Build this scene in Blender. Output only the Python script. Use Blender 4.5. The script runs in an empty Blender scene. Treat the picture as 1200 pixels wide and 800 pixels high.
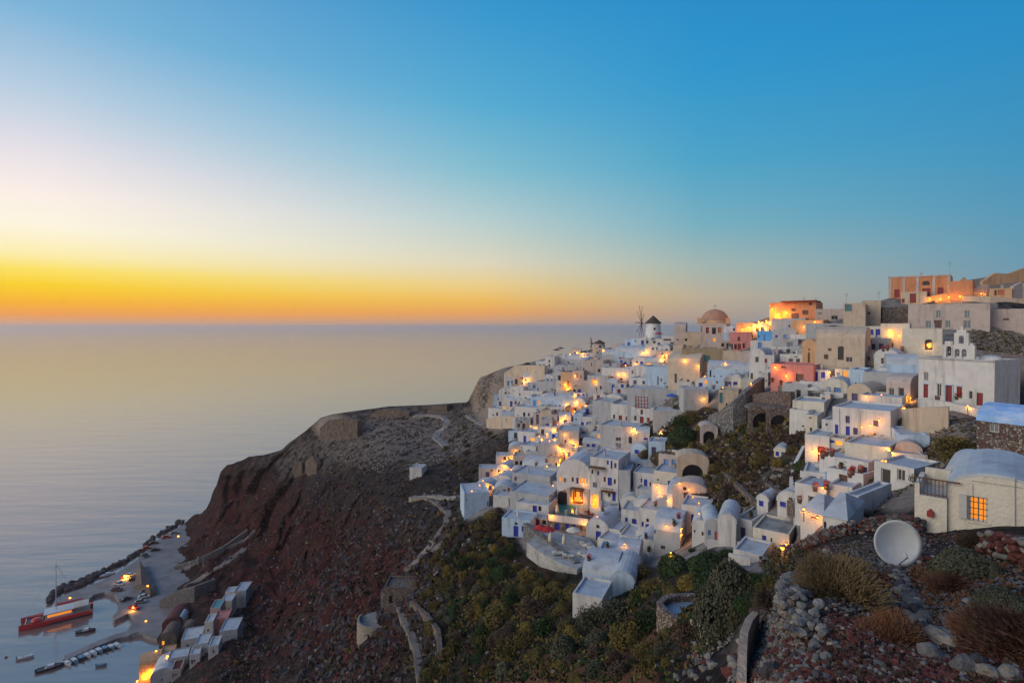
import bpy, bmesh, math, random
import numpy as np
from mathutils import Vector, Matrix, noise
random.seed(7)
R = math.radians
S = bpy.context.scene
COL = S.collection
HZ, F, H = 383.0, 640.0, 105.0     # horizon row, focal length in pixels of the photograph, eye height over the sea
# ------------------------------------------------------------------ camera
cam = bpy.data.cameras.new('camera'); camo = bpy.data.objects.new('camera', cam); COL.objects.link(camo)
camo.location = (0, 0, H); camo.rotation_euler = (R(90), 0, 0)
cam.sensor_width = 36; cam.lens = F / 1200 * 36; cam.shift_y = -(400 - HZ) / 1200
cam.clip_start = 0.2; cam.clip_end = 90000
S.camera = camo
# ------------------------------------------------------------------ sky
def lin(c):
    return tuple((x / 255 / 12.92 if x <= 10 else ((x / 255 + 0.055) / 1.055) ** 2.4) for x in c)
W = bpy.data.worlds.new('World'); S.world = W; W.use_nodes = True
nt = W.node_tree; N = nt.nodes; L = nt.links; N.clear()
def nd(t, **k):
    n = N.new(t)
    for a, b in k.items(): setattr(n, a, b)
    return n
SUN_AZ = -43.0
tc = nd('ShaderNodeTexCoord'); sep = nd('ShaderNodeSeparateXYZ'); L.new(tc.outputs['Generated'], sep.inputs[0])
el = nd('ShaderNodeMath', operation='ARCSINE'); L.new(sep.outputs[2], el.inputs[0])
eld = nd('ShaderNodeMath', operation='MULTIPLY'); L.new(el.outputs[0], eld.inputs[0]); eld.inputs[1].default_value = 57.2958
hor = nd('ShaderNodeCombineXYZ'); L.new(sep.outputs[0], hor.inputs[0]); L.new(sep.outputs[1], hor.inputs[1])
nrm = nd('ShaderNodeVectorMath', operation='NORMALIZE'); L.new(hor.outputs[0], nrm.inputs[0])
dt = nd('ShaderNodeVectorMath', operation='DOT_PRODUCT'); L.new(nrm.outputs[0], dt.inputs[0])
dt.inputs[1].default_value = (math.sin(R(SUN_AZ)), math.cos(R(SUN_AZ)), 0)
clampd = nd('ShaderNodeMath', operation='MINIMUM'); L.new(dt.outputs['Value'], clampd.inputs[0]); clampd.inputs[1].default_value = 0.99999
ac = nd('ShaderNodeMath', operation='ARCCOSINE'); L.new(clampd.outputs[0], ac.inputs[0])
azd = nd('ShaderNodeMath', operation='MULTIPLY'); L.new(ac.outputs[0], azd.inputs[0]); azd.inputs[1].default_value = 57.2958
# elevation 0..90 deg -> ramp position by a square root so that the low sky gets most of the ramp
def ramp(stops):
    mr = nd('ShaderNodeMapRange'); mr.inputs[1].default_value = 0; mr.inputs[2].default_value = 90
    L.new(eld.outputs[0], mr.inputs[0]); mr.clamp = True
    sq = nd('ShaderNodeMath', operation='SQRT'); L.new(mr.outputs[0], sq.inputs[0])
    r = nd('ShaderNodeValToRGB'); L.new(sq.outputs[0], r.inputs[0])
    e = r.color_ramp.elements
    while len(e) > 1: e.remove(e[-1])
    for i, (deg, c) in enumerate(stops):
        p = math.sqrt(max(deg, 0) / 90)
        x = e[0] if i == 0 else e.new(p)
        x.position = p; x.color = lin(c) + (1,)
    return r
SKY = {
 3:  [(0,(214,168,140)),(0.35,(228,165,112)),(1.0,(248,160,60)),(2.0,(254,182,18)),(3.4,(255,212,30)),(4.6,(255,228,100)),(5.8,(255,240,175)),(8.0,(255,247,224)),(10.5,(252,240,232)),(13.5,(232,226,232)),(18,(186,207,226)),(24,(124,180,217)),(40,(50,130,195)),(90,(26,92,160))],
 40: [(0,(188,158,146)),(0.5,(212,160,122)),(1.5,(238,166,84)),(2.8,(242,190,92)),(4.4,(238,208,138)),(6.8,(222,216,190)),(11,(184,207,208)),(16,(132,190,208)),(22,(88,172,210)),(30,(58,152,206)),(45,(36,122,190)),(90,(24,88,156))],
 62: [(0,(158,152,152)),(1.2,(182,160,140)),(3,(190,176,150)),(6,(165,182,176)),(10,(120,176,192)),(16,(78,164,200)),(24,(50,150,204)),(34,(38,135,198)),(50,(30,112,182)),(90,(24,86,154))],
 88: [(0,(126,150,166)),(3,(112,152,172)),(7,(92,152,180)),(13,(66,148,190)),(22,(42,140,196)),(32,(34,130,194)),(50,(28,108,178)),(90,(24,84,152))],
 125:[(0,(140,140,152)),(4,(196,174,160)),(10,(206,188,178)),(20,(176,176,184)),(34,(110,142,182)),(60,(50,104,162)),(90,(24,84,152))],  # sky behind the viewpoint, brightened to light the house fronts
}
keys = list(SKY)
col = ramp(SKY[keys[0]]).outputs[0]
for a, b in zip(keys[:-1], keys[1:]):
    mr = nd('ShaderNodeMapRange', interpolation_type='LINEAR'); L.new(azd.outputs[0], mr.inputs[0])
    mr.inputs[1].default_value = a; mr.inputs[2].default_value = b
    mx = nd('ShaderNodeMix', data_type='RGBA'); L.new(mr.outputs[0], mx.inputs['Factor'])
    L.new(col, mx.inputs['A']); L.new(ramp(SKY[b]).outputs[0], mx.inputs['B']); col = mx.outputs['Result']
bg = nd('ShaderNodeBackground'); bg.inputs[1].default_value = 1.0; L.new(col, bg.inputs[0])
wo = nd('ShaderNodeOutputWorld'); L.new(bg.outputs[0], wo.inputs[0])
# added fill: a very soft, warm sun lamp behind-left of the viewpoint, lighting house fronts
sl = bpy.data.lights.new('sun', 'SUN'); sl.energy = 2.0; sl.angle = R(50); sl.color = (1.0, 0.85, 0.65)
so = bpy.data.objects.new('sun', sl); COL.objects.link(so)
FILL_FROM = Vector((math.sin(R(-112)) * math.cos(R(24)), math.cos(R(-112)) * math.cos(R(24)), math.sin(R(24))))
so.rotation_euler = FILL_FROM.to_track_quat('Z', 'Y').to_euler() 
S.view_settings.view_transform = 'Standard'; S.view_settings.look = 'None'; S.view_settings.exposure = 0; S.view_settings.gamma = 1
S.render.engine = 'CYCLES'
cy = S.cycles; cy.max_bounces = 4; cy.diffuse_bounces = 2; cy.glossy_bounces = 2; cy.transmission_bounces = 2; cy.volume_bounces = 2
cy.caustics_reflective = False; cy.caustics_refractive = False; cy.use_light_tree = True; cy.sample_clamp_indirect = 3
try:
    cy.use_denoising = True; cy.denoiser = 'OPENIMAGEDENOISE'
except Exception: pass

# ------------------------------------------------------------------ pixel <-> world
def at(px, py, D):
    return Vector(((px - 600) / F * D, D, H - (py - HZ) / F * D))
def seaD(py, z=0.0):
    return (H - z) * F / (py - HZ)
# ------------------------------------------------------------------ the ground seen from the viewpoint: pixel, distance (or z with 'z')
def z_(px, py, z): return (px, py, seaD(py, z))
CP = [z_(60,690,-3), z_(-100,700,-6), z_(0,720,-6), z_(100,672,-2.5), z_(160,650,-1.5), z_(215,616,-.5), z_(0,800,-9), z_(80,800,-8), z_(145,800,-3), z_(176,790,.5),
 z_(200,750,1), z_(190,700,-.2), z_(236,700,4), z_(250,660,7), z_(215,650,1.0), z_(205,632,0.3), z_(226,612,5), z_(130,720,-3), z_(240,750,8), z_(250,800,17), z_(270,760,16),z_(170,680,-1),
 (240,596,285),(255,577,280),(262,552,275),(300,537,272),(330,530,270),(360,507,268),(385,492,265),(440,482,262),(500,476,245),(545,472,235),
 (300,600,255),(300,560,265),(260,620,258),(320,650,225),(290,690,200),(350,620,215),(300,740,170),(350,700,165),(280,790,140),(340,780,130),(400,750,120),
 (400,690,145),(400,620,185),(400,560,215),(400,520,240),(450,600,165),(450,550,195),(450,510,225),(450,700,118),(430,740,108),(450,790,88),(500,520,210),
 (500,560,170),(500,600,140),(475,670,120),(490,700,105),(500,760,85),(530,600,130),(540,650,108),(545,560,160),(560,500,205),(550,474,232),(556,490,222),(562,446,228),(580,490,214),(575,510,190),
 (600,600,118),(600,650,100),(600,700,80),(600,790,58),(650,790,45),(700,790,38),(700,740,55),(700,705,70),(650,660,92),(660,610,112),(750,700,62),(760,760,38),(800,790,24),
 (800,725,36),(800,690,48),(850,680,48),(850,720,32),(862,765,20),(869,790,15),
 (885,790,12),(900,700,19),(920,670,24),(1000,640,26),(1050,628,27),(1050,665,21),(940,740,13),(1000,760,11),(1100,790,10),(1100,700,15),(1180,640,20),(1190,700,14),(1150,660,18),
 (1300,640,18),(1300,750,11),(1000,900,7.2),(900,900,8),(800,900,12),(700,900,20),(600,900,32),(500,900,50),(400,900,70),(300,900,95),(200,900,120),z_(100,900,-5),
 (1000,1300,4),(600,1300,10),(300,1300,26),(1300,1300,4),
 (960,628,45),(1000,610,50),(1020,590,54),(1050,560,58),(1080,540,60),(1100,520,60),(1130,500,62),(1180,560,42),(1180,535,48),(1150,480,76),(1085,480,76),(1180,462,84),(1150,415,98),(1180,350,118),
 (1100,395,107),(1060,380,120),(1040,352,130),(1115,346,126),(1180,324,132),(1250,318,132),(1300,480,80),(1300,400,100),(1450,320,130),(1450,480,70),(1450,700,12),(1300,560,36),
 (1000,385,122),(1000,420,108),(1000,450,96),(1000,480,85),(1000,520,70),(1000,560,61),(950,380,132),(950,420,115),(950,450,102),(950,500,86),(950,540,74),(950,580,65),(950,602,60),
 (900,370,142),(900,410,130),(900,450,112),(900,490,98),(900,530,88),(900,580,76),(900,610,69),(903,652,63),(922,648,60),(936,645,55),(905,664,44),(880,660,62),(850,390,147),(850,420,138),(850,460,122),(850,500,108),(850,550,92),(850,600,80),(860,640,68),
 (800,390,172),(800,402,165),(800,430,148),(800,470,132),(800,510,116),(800,550,102),(800,590,92),(800,630,84),(790,660,70),(750,405,195),(750,430,170),(750,460,155),(750,490,142),
 (750,530,125),(750,570,112),(750,610,102),(740,650,90),(715,680,78),(700,410,208),(700,440,180),(700,480,160),(700,520,143),(700,560,125),(700,600,112),(700,640,98),
 (650,422,215),(650,440,200),(650,480,172),(650,520,150),(650,560,132),(650,590,120),(600,434,225),(600,460,208),(600,490,188),(600,520,165),(600,560,140),(562,580,130)]
P = np.array([(a / 100., b / 100.) for a, b, c in CP]); V = np.log(np.array([c for a, b, c in CP]))
def _tps(r2): return 0.5 * r2 * np.log(r2 + 1e-9)
def _fit(P, V, lam=0.02):
    n = len(P); A = np.zeros((n + 3, n + 3))
    A[:n, :n] = _tps(((P[:, None] - P[None]) ** 2).sum(-1)) + lam * np.eye(n)
    A[:n, n] = 1; A[:n, n+1:] = P; A[n, :n] = 1; A[n+1:, :n] = P.T
    return np.linalg.solve(A, np.concatenate([V, np.zeros(3)]))
WT = _fit(P, V)
def logD(px, py):
    q = np.stack([np.asarray(px, float) / 100, np.asarray(py, float) / 100], -1); sh = q.shape[:-1]; q = q.reshape(-1, 2)
    out = np.empty(len(q))
    for i in range(0, len(q), 20000):
        qq = q[i:i+20000]
        out[i:i+20000] = _tps(((qq[:, None] - P[None]) ** 2).sum(-1)) @ WT[:-3] + WT[-3] + qq @ WT[-2:]
    return out.reshape(sh)
def ground(px, py):
    """world point of the ground that shows at a pixel of the photograph"""
    return at(px, py, float(np.exp(logD(px, py))))
SKYL = [(-400,790),(-50,722),(60,690),(160,652),(215,614),(226,605),(236,600),(246,588),(253,571),(259,554),(267,545),(300,533),(330,526),(360,503),(376,489),(390,485),(440,478),(455,476),(505,474),
 (548,471),(556,454),(562,442),(590,431),(600,429),(640,420),(690,410),(720,407),(745,405),(770,403),(800,392),(830,388),(860,385),(900,372),(940,368),(1000,360),(1040,350),(1115,343),(1135,328),(1160,324),(1200,319),(1500,310)]
def skyl(px): return np.interp(px, [a for a, b in SKYL], [b for a, b in SKYL])
# ------------------------------------------------------------------ material kit
def mat(name, color=(.5,.5,.5), rough=.8, var=0.0, scale=3.0, bump=0.0, bscale=20.0, spec=0.3, emit=None, estr=0, metal=0.0, second=None, sscale=1.0, sthr=(.45,.6), detail=6, streak=False):
    m = bpy.data.materials.new(name); m.use_nodes = True; t = m.node_tree; b = t.nodes['Principled BSDF']
    b.inputs['Roughness'].default_value = rough; b.inputs['Metallic'].default_value = metal
    b.inputs['Specular IOR Level'].default_value = spec
    b.inputs['Base Color'].default_value = tuple(color) + (1,)
    ge = t.nodes.new('ShaderNodeNewGeometry')
    out = None
    if var or second:
        def nz(sc, dd=detail):
            n = t.nodes.new('ShaderNodeTexNoise'); n.inputs['Scale'].default_value = sc; n.inputs['Detail'].default_value = dd; n.inputs['Roughness'].default_value = .6
            t.links.new(ge.outputs['Position'], n.inputs['Vector']); return n.outputs['Fac']
        rp = t.nodes.new('ShaderNodeMapRange'); t.links.new(nz(scale), rp.inputs[0])
        rp.inputs[1].default_value = .3; rp.inputs[2].default_value = .7; rp.inputs[3].default_value = 1 - var; rp.inputs[4].default_value = 1 + var
        base = t.nodes.new('ShaderNodeRGB'); base.outputs[0].default_value = tuple(color) + (1,); src = base.outputs[0]
        if second:
            sn = nz(sscale)
            if streak:
                mp = t.nodes.new('ShaderNodeMapping'); mp.inputs['Scale'].default_value = (1, 1, .14); t.links.new(ge.outputs['Position'], mp.inputs[0]); t.links.new(mp.outputs[0], sn.node.inputs['Vector'])
            mr = t.nodes.new('ShaderNodeMapRange'); t.links.new(sn, mr.inputs[0]); mr.inputs[1].default_value = sthr[0]; mr.inputs[2].default_value = sthr[1]
            mx = t.nodes.new('ShaderNodeMix'); mx.data_type = 'RGBA'; t.links.new(mr.outputs[0], mx.inputs['Factor']); t.links.new(src, mx.inputs['A']); mx.inputs['B'].default_value = tuple(second) + (1,); src = mx.outputs['Result']
        v = t.nodes.new('ShaderNodeVectorMath'); v.operation = 'SCALE'; t.links.new(src, v.inputs[0]); t.links.new(rp.outputs[0], v.inputs['Scale'])
        t.links.new(v.outputs[0], b.inputs['Base Color'])
    if bump:
        n = t.nodes.new('ShaderNodeTexNoise'); n.inputs['Scale'].default_value = bscale; n.inputs['Detail'].default_value = 4
        t.links.new(ge.outputs['Position'], n.inputs['Vector'])
        bp = t.nodes.new('ShaderNodeBump'); bp.inputs['Strength'].default_value = bump; bp.inputs['Distance'].default_value = 1.5 / bscale
        t.links.new(n.outputs['Fac'], bp.inputs['Height']); t.links.new(bp.outputs[0], b.inputs['Normal'])
    if emit:
        b.inputs['Emission Color'].default_value = tuple(emit) + (1,); b.inputs['Emission Strength'].default_value = estr
    return m
def tag(o, label=None, cat=None, group=None, kind=None):
    if label: o['label'] = label
    if cat: o['category'] = cat
    if group: o['group'] = group
    if kind: o['kind'] = kind
    return o
def link(o, parent=None):
    COL.objects.link(o)
    if parent is not None: o.parent = parent
    return o
def empty(name, loc=(0,0,0), rz=0, **k):
    o = bpy.data.objects.new(name, None); o.location = loc; o.rotation_euler = (0, 0, rz); o.empty_display_size = .3
    link(o); tag(o, **k); return o
def mesh_obj(name, verts, faces, m, parent=None, smooth=False, mats=None, midx=None):
    me = bpy.data.meshes.new(name); me.from_pydata([tuple(v) for v in verts], [], faces)
    if mats:
        for q in mats: me.materials.append(q)
        me.polygons.foreach_set('material_index', midx)
    else: me.materials.append(m)
    if smooth: me.polygons.foreach_set('use_smooth', [True] * len(me.polygons))
    me.update()
    return link(bpy.data.objects.new(name, me), parent)
def inst(name, me, parent=None, loc=(0,0,0), rot=(0,0,0), sc=(1,1,1)):
    o = bpy.data.objects.new(name, me); o.location = loc; o.rotation_euler = rot; o.scale = sc
    return link(o, parent)
# ------------------------------------------------------------------ sea
def build_sea():
    m = bpy.data.materials.new('sea_water'); m.use_nodes = True; t = m.node_tree; b = t.nodes['Principled BSDF']
    b.inputs['Base Color'].default_value = (.20, .13, .115, 1); b.inputs['Roughness'].default_value = .14; b.inputs['IOR'].default_value = 3.0
    g = t.nodes.new('ShaderNodeNewGeometry'); mp = t.nodes.new('ShaderNodeMapping'); mp.inputs['Scale'].default_value = (.018, .075, 1); mp.inputs['Rotation'].default_value = (0,0,R(12))
    t.links.new(g.outputs['Position'], mp.inputs[0])
    n = t.nodes.new('ShaderNodeTexNoise'); n.inputs['Scale'].default_value = 1; n.inputs['Detail'].default_value = 5; n.inputs['Roughness'].default_value = .55; t.links.new(mp.outputs[0], n.inputs[0])
    bp = t.nodes.new('ShaderNodeBump'); bp.inputs['Strength'].default_value = .3; bp.inputs['Distance'].default_value = 1.4
    t.links.new(n.outputs['Fac'], bp.inputs['Height']); t.links.new(bp.outputs[0], b.inputs['Normal'])
    v = []; f = []
    E = 17000
    v = [(-E,-1500,0),(E,-1500,0),(E,E,0),(-E,E,0)]; f = [(0,1,2,3)]
    o = mesh_obj('sea', v, f, m); tag(o, kind='structure', label='calm sea reflecting the sunset glow')
build_sea()
# ------------------------------------------------------------------ terrain
def sstep(a, b, x):
    t = np.clip((x - a) / (b - a), 0, 1); return t * t * (3 - 2 * t)
def blob(px, py, cx, cy, rx, ry):
    return np.clip(1.6 - 1.6 * np.sqrt(((px - cx) / rx) ** 2 + ((py - cy) / ry) ** 2), 0, 1)
def inpoly(px, py, poly):
    px = np.asarray(px, float); py = np.asarray(py, float); c = np.zeros(px.shape, bool); n = len(poly); j = n - 1
    for i in range(n):
        xi, yi = poly[i]; xj, yj = poly[j]
        k = ((yi > py) != (yj > py)) & (px < (xj - xi) * (py - yi) / (yj - yi + 1e-12) + xi); c ^= k; j = i
    return c
VIL = [(590,432),(640,418),(745,404),(800,388),(900,370),(1040,350),(1170,352),(1165,385),(1070,420),(1078,470),(1035,500),(1060,550),(1010,560),(1000,620),(940,640),(890,672),(860,665),(835,640),(800,660),(750,665),(700,668),(620,655),(590,600),(545,610),(545,575),(590,555),(605,500),(585,478)]
SCRUB = [(745,505),(800,470),(840,480),(960,470),(955,530),(960,590),(880,590),(835,610),(810,560),(780,540)]
US = np.arange(-260, 1480, 2.4); NR = 330
def build_terrain():
    T = np.linspace(0, 1, NR) ** 1.35
    sk = skyl(US); PX = np.repeat(US[None], NR, 0); PY = sk[None] + T[:, None] * (1350 - sk)[None]
    LD = logD(PX, PY)
    LD = np.minimum.accumulate(LD, axis=0)           # never turns back under itself
    D = np.exp(LD)
    X = (PX - 600) / F * D; Y = D; Z = H - (PY - HZ) / F * D
    vil = inpoly(PX, PY, VIL).astype(float) * (1 - inpoly(PX, PY, SCRUB)); 
    k = np.ones(5) / 5
    for ax in (0, 1):
        for _ in range(2): vil = np.apply_along_axis(lambda a: np.convolve(a, k, 'same'), ax, vil)
    cliff = np.clip(.4*blob(PX, PY, 573, 462, 30, 50) + blob(PX, PY, 300, 620, 190, 150) + .6 * blob(PX, PY, 400, 720, 160, 130), 0, 1)
    amp = .35 + 4.0 * cliff
    amp = np.where(D < 60, .10 + .35 * np.clip((D - 15) / 45, 0, 1), amp) * (1 - .8 * vil)
    amp *= np.clip((PY - sk[None]) / 14, .25, 1)
    wc = np.clip(D / 60, .25, 1)
    V3 = np.stack([X, Y, Z], -1).reshape(-1, 3); A = amp.reshape(-1); WC = wc.reshape(-1); CL = cliff.reshape(-1)
    O = np.zeros_like(V3); fr = noise.fractal; ri = noise.ridged_multi_fractal; out = np.empty(len(V3)); out2 = np.empty(len(V3)); out3 = np.zeros(len(V3))
    for i, (x, y, z) in enumerate(V3.tolist()):
        q = WC[i]
        out[i] = fr((x * .12, y * .12, z * .1), .9, 2.1, 5 if q < .9 else 4)
        if q < .99: out[i] = out[i] * q + (1 - q) * fr((x * .8, y * .8, z * .8), .8, 2.1, 3)
        if CL[i] > .02: out3[i] = 1 - 2.2 * abs(noise.noise((x * .016 + y * .012, y * .01 - x * .008, z * .012)))- .5
        out2[i] = (ri((x * .034, y * .034 , z * .03), .85, 2.2, 5, 1.0, 2.0) - 1.1) if CL[i] > .02 else 0
    dirn = V3 / np.linalg.norm(V3 - [0, 0, H], axis=1)[:, None] ; dirn[:, 2] = 0
    # push rock in and out along the line of sight (keeps the outline) and a little up and down
    CL = CL * np.clip((V3[:, 2] - 2) / 12, 0, 1)
    V3 = V3 + dirn * (out * A * (.4 + .9 * CL) + out2 * CL * 12.0 + out3 * CL * 13.0)[:, None]; V3[:, 2] += out * A * .7
    V3 = V3.reshape(NR, len(US), 3)
    # the far side: fall away behind the skyline down to the sea
    back = []
    for q, (dd, dz) in enumerate(((3, .5), (8, 4), (25, 16), (60, 60), (110, 150))):
        b = V3[0].copy(); r = np.stack([b[:, 0], b[:, 1]], -1); r /= np.linalg.norm(r, axis=1)[:, None]
        b[:, :2] += r * dd; b[:, 2] -= dz * np.where(US > 780, .45, 1); back.append(b)
    V3 = np.concatenate([np.array(back[::-1]), V3], 0); nb = len(back)
    nr, nc = V3.shape[:2]
    idx = np.arange(nr * nc).reshape(nr, nc)
    fc = np.stack([idx[:-1, :-1], idx[1:, :-1], idx[1:, 1:], idx[:-1, 1:]], -1).reshape(-1, 4)
    me = bpy.data.meshes.new('hillside'); me.vertices.add(nr * nc); me.vertices.foreach_set('co', V3.reshape(-1).astype(np.float32))
    me.loops.add(fc.size); me.loops.foreach_set('vertex_index', fc.reshape(-1)); me.polygons.add(len(fc))
    me.polygons.foreach_set('loop_start', np.arange(0, fc.size, 4)); me.polygons.foreach_set('loop_total', np.full(len(fc), 4)); me.update(calc_edges=True); me.validate()
    me.polygons.foreach_set('use_smooth', [True] * len(me.polygons))
    def attr(n, a):
        a = np.concatenate([np.repeat(a[:1], nb, 0), a], 0); at_ = me.attributes.new(n, 'FLOAT', 'POINT'); at_.data.foreach_set('value', a.reshape(-1).astype(np.float32))
    attr('paved', vil)
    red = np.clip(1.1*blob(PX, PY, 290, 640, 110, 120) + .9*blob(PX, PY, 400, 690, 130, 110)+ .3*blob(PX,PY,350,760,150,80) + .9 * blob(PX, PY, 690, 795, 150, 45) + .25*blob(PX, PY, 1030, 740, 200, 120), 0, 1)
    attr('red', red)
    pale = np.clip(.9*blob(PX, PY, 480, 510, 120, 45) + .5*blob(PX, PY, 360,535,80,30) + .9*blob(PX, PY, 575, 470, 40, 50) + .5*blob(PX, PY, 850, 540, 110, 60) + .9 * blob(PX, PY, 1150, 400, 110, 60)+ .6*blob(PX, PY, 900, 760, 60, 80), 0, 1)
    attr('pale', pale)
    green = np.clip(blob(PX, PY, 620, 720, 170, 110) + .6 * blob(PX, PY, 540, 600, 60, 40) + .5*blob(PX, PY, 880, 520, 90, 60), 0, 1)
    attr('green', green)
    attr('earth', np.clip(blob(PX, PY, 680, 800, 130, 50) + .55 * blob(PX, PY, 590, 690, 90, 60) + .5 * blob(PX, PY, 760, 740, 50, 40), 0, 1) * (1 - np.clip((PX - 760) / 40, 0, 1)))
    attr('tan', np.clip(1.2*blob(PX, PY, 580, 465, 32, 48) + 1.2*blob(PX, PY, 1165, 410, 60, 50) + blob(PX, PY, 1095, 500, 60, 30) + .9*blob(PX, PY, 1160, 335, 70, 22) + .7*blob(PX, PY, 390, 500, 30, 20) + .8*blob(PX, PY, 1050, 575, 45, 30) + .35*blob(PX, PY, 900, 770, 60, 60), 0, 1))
    m = bpy.data.materials.new('volcanic_ground'); m.use_nodes = True; t = m.node_tree; b = t.nodes['Principled BSDF']; b.inputs['Roughness'].default_value = .95; b.inputs['Specular IOR Level'].default_value = .15
    g = t.nodes.new('ShaderNodeNewGeometry')
    def nz(sc, de=8, ro=.62):
        n = t.nodes.new('ShaderNodeTexNoise'); n.inputs['Scale'].default_value = sc; n.inputs['Detail'].default_value = de; n.inputs['Roughness'].default_value = ro; t.links.new(g.outputs['Position'], n.inputs[0]); return n.outputs['Fac']
    def mr(v, a, c, lo=0, hi=1):
        n = t.nodes.new('ShaderNodeMapRange'); t.links.new(v, n.inputs[0]); n.inputs[1].default_value = a; n.inputs[2].default_value = c; n.inputs[3].default_value = lo; n.inputs[4].default_value = hi; return n.outputs[0]
    def mixc(f, a, c):
        n = t.nodes.new('ShaderNodeMix'); n.data_type = 'RGBA'; t.links.new(f, n.inputs['Factor'])
        for s, k in ((a, 'A'), (c, 'B')):
            if isinstance(s, tuple): n.inputs[k].default_value = s + (1,)
            else: t.links.new(s, n.inputs[k])
        return n.outputs['Result']
    def mul(a, c):
        n = t.nodes.new('ShaderNodeMath'); n.operation = 'MULTIPLY'; n.use_clamp = True
        for i, s in enumerate((a, c)):
            if isinstance(s, float): n.inputs[i].default_value = s
            else: t.links.new(s, n.inputs[i])
        return n.outputs[0]
    def A_(nm):
        n = t.nodes.new('ShaderNodeAttribute'); n.attribute_name = nm; return n.outputs['Fac']
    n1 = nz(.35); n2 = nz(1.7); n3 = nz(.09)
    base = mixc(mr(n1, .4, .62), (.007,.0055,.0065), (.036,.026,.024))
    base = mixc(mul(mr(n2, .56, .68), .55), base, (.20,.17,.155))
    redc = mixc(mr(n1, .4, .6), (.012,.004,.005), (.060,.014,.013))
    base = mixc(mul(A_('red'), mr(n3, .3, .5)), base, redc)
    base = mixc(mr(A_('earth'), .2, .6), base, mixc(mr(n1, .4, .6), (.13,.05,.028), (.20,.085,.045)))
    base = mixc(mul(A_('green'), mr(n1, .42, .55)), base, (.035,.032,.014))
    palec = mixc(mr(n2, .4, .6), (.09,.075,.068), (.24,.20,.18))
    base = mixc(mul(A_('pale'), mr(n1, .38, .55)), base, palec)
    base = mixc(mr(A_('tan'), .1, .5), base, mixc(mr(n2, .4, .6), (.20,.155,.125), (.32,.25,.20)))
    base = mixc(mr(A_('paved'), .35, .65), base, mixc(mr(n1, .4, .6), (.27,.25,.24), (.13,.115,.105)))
    t.links.new(base, b.inputs['Base Color'])
    bp = t.nodes.new('ShaderNodeBump'); bp.inputs['Strength'].default_value = .9; bp.inputs['Distance'].default_value = .5; t.links.new(nz(.9, 10, .7), bp.inputs['Height'])
    bp2 = t.nodes.new('ShaderNodeBump'); bp2.inputs['Strength'].default_value = .6; bp2.inputs['Distance'].default_value = .06; t.links.new(nz(9, 6, .65), bp2.inputs['Height']); t.links.new(bp.outputs[0], bp2.inputs['Normal'])
    t.links.new(bp2.outputs[0], b.inputs['Normal'])
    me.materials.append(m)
    o = link(bpy.data.objects.new('hillside', me)); tag(o, kind='structure', label='steep volcanic hillside of red and dark rock falling to the sea'); return o

from mathutils.bvhtree import BVHTree
GROUND = None
def gp(px, py):
    "point of the built ground seen at a pixel of the photograph"
    d = Vector(((px - 600) / F, 1, -(py - HZ) / F)).normalized()
    h = GROUND.ray_cast(Vector((0, 0, H)), d)
    return h[0] if h[0] is not None else ground(px, py)
def gp_hit(px, py):
    d = Vector(((px - 600) / F, 1, -(py - HZ) / F)).normalized()
    return GROUND.ray_cast(Vector((0, 0, H)), d)[0]
def gz(x, y, z0=140):
    h = GROUND.ray_cast(Vector((x, y, z0)), Vector((0, 0, -1)))
    return h[0].z if h[0] is not None else None
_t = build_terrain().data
GROUND = BVHTree.FromPolygons([v.co for v in _t.vertices], [tuple(p.vertices) for p in _t.polygons], epsilon=0)
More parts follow.
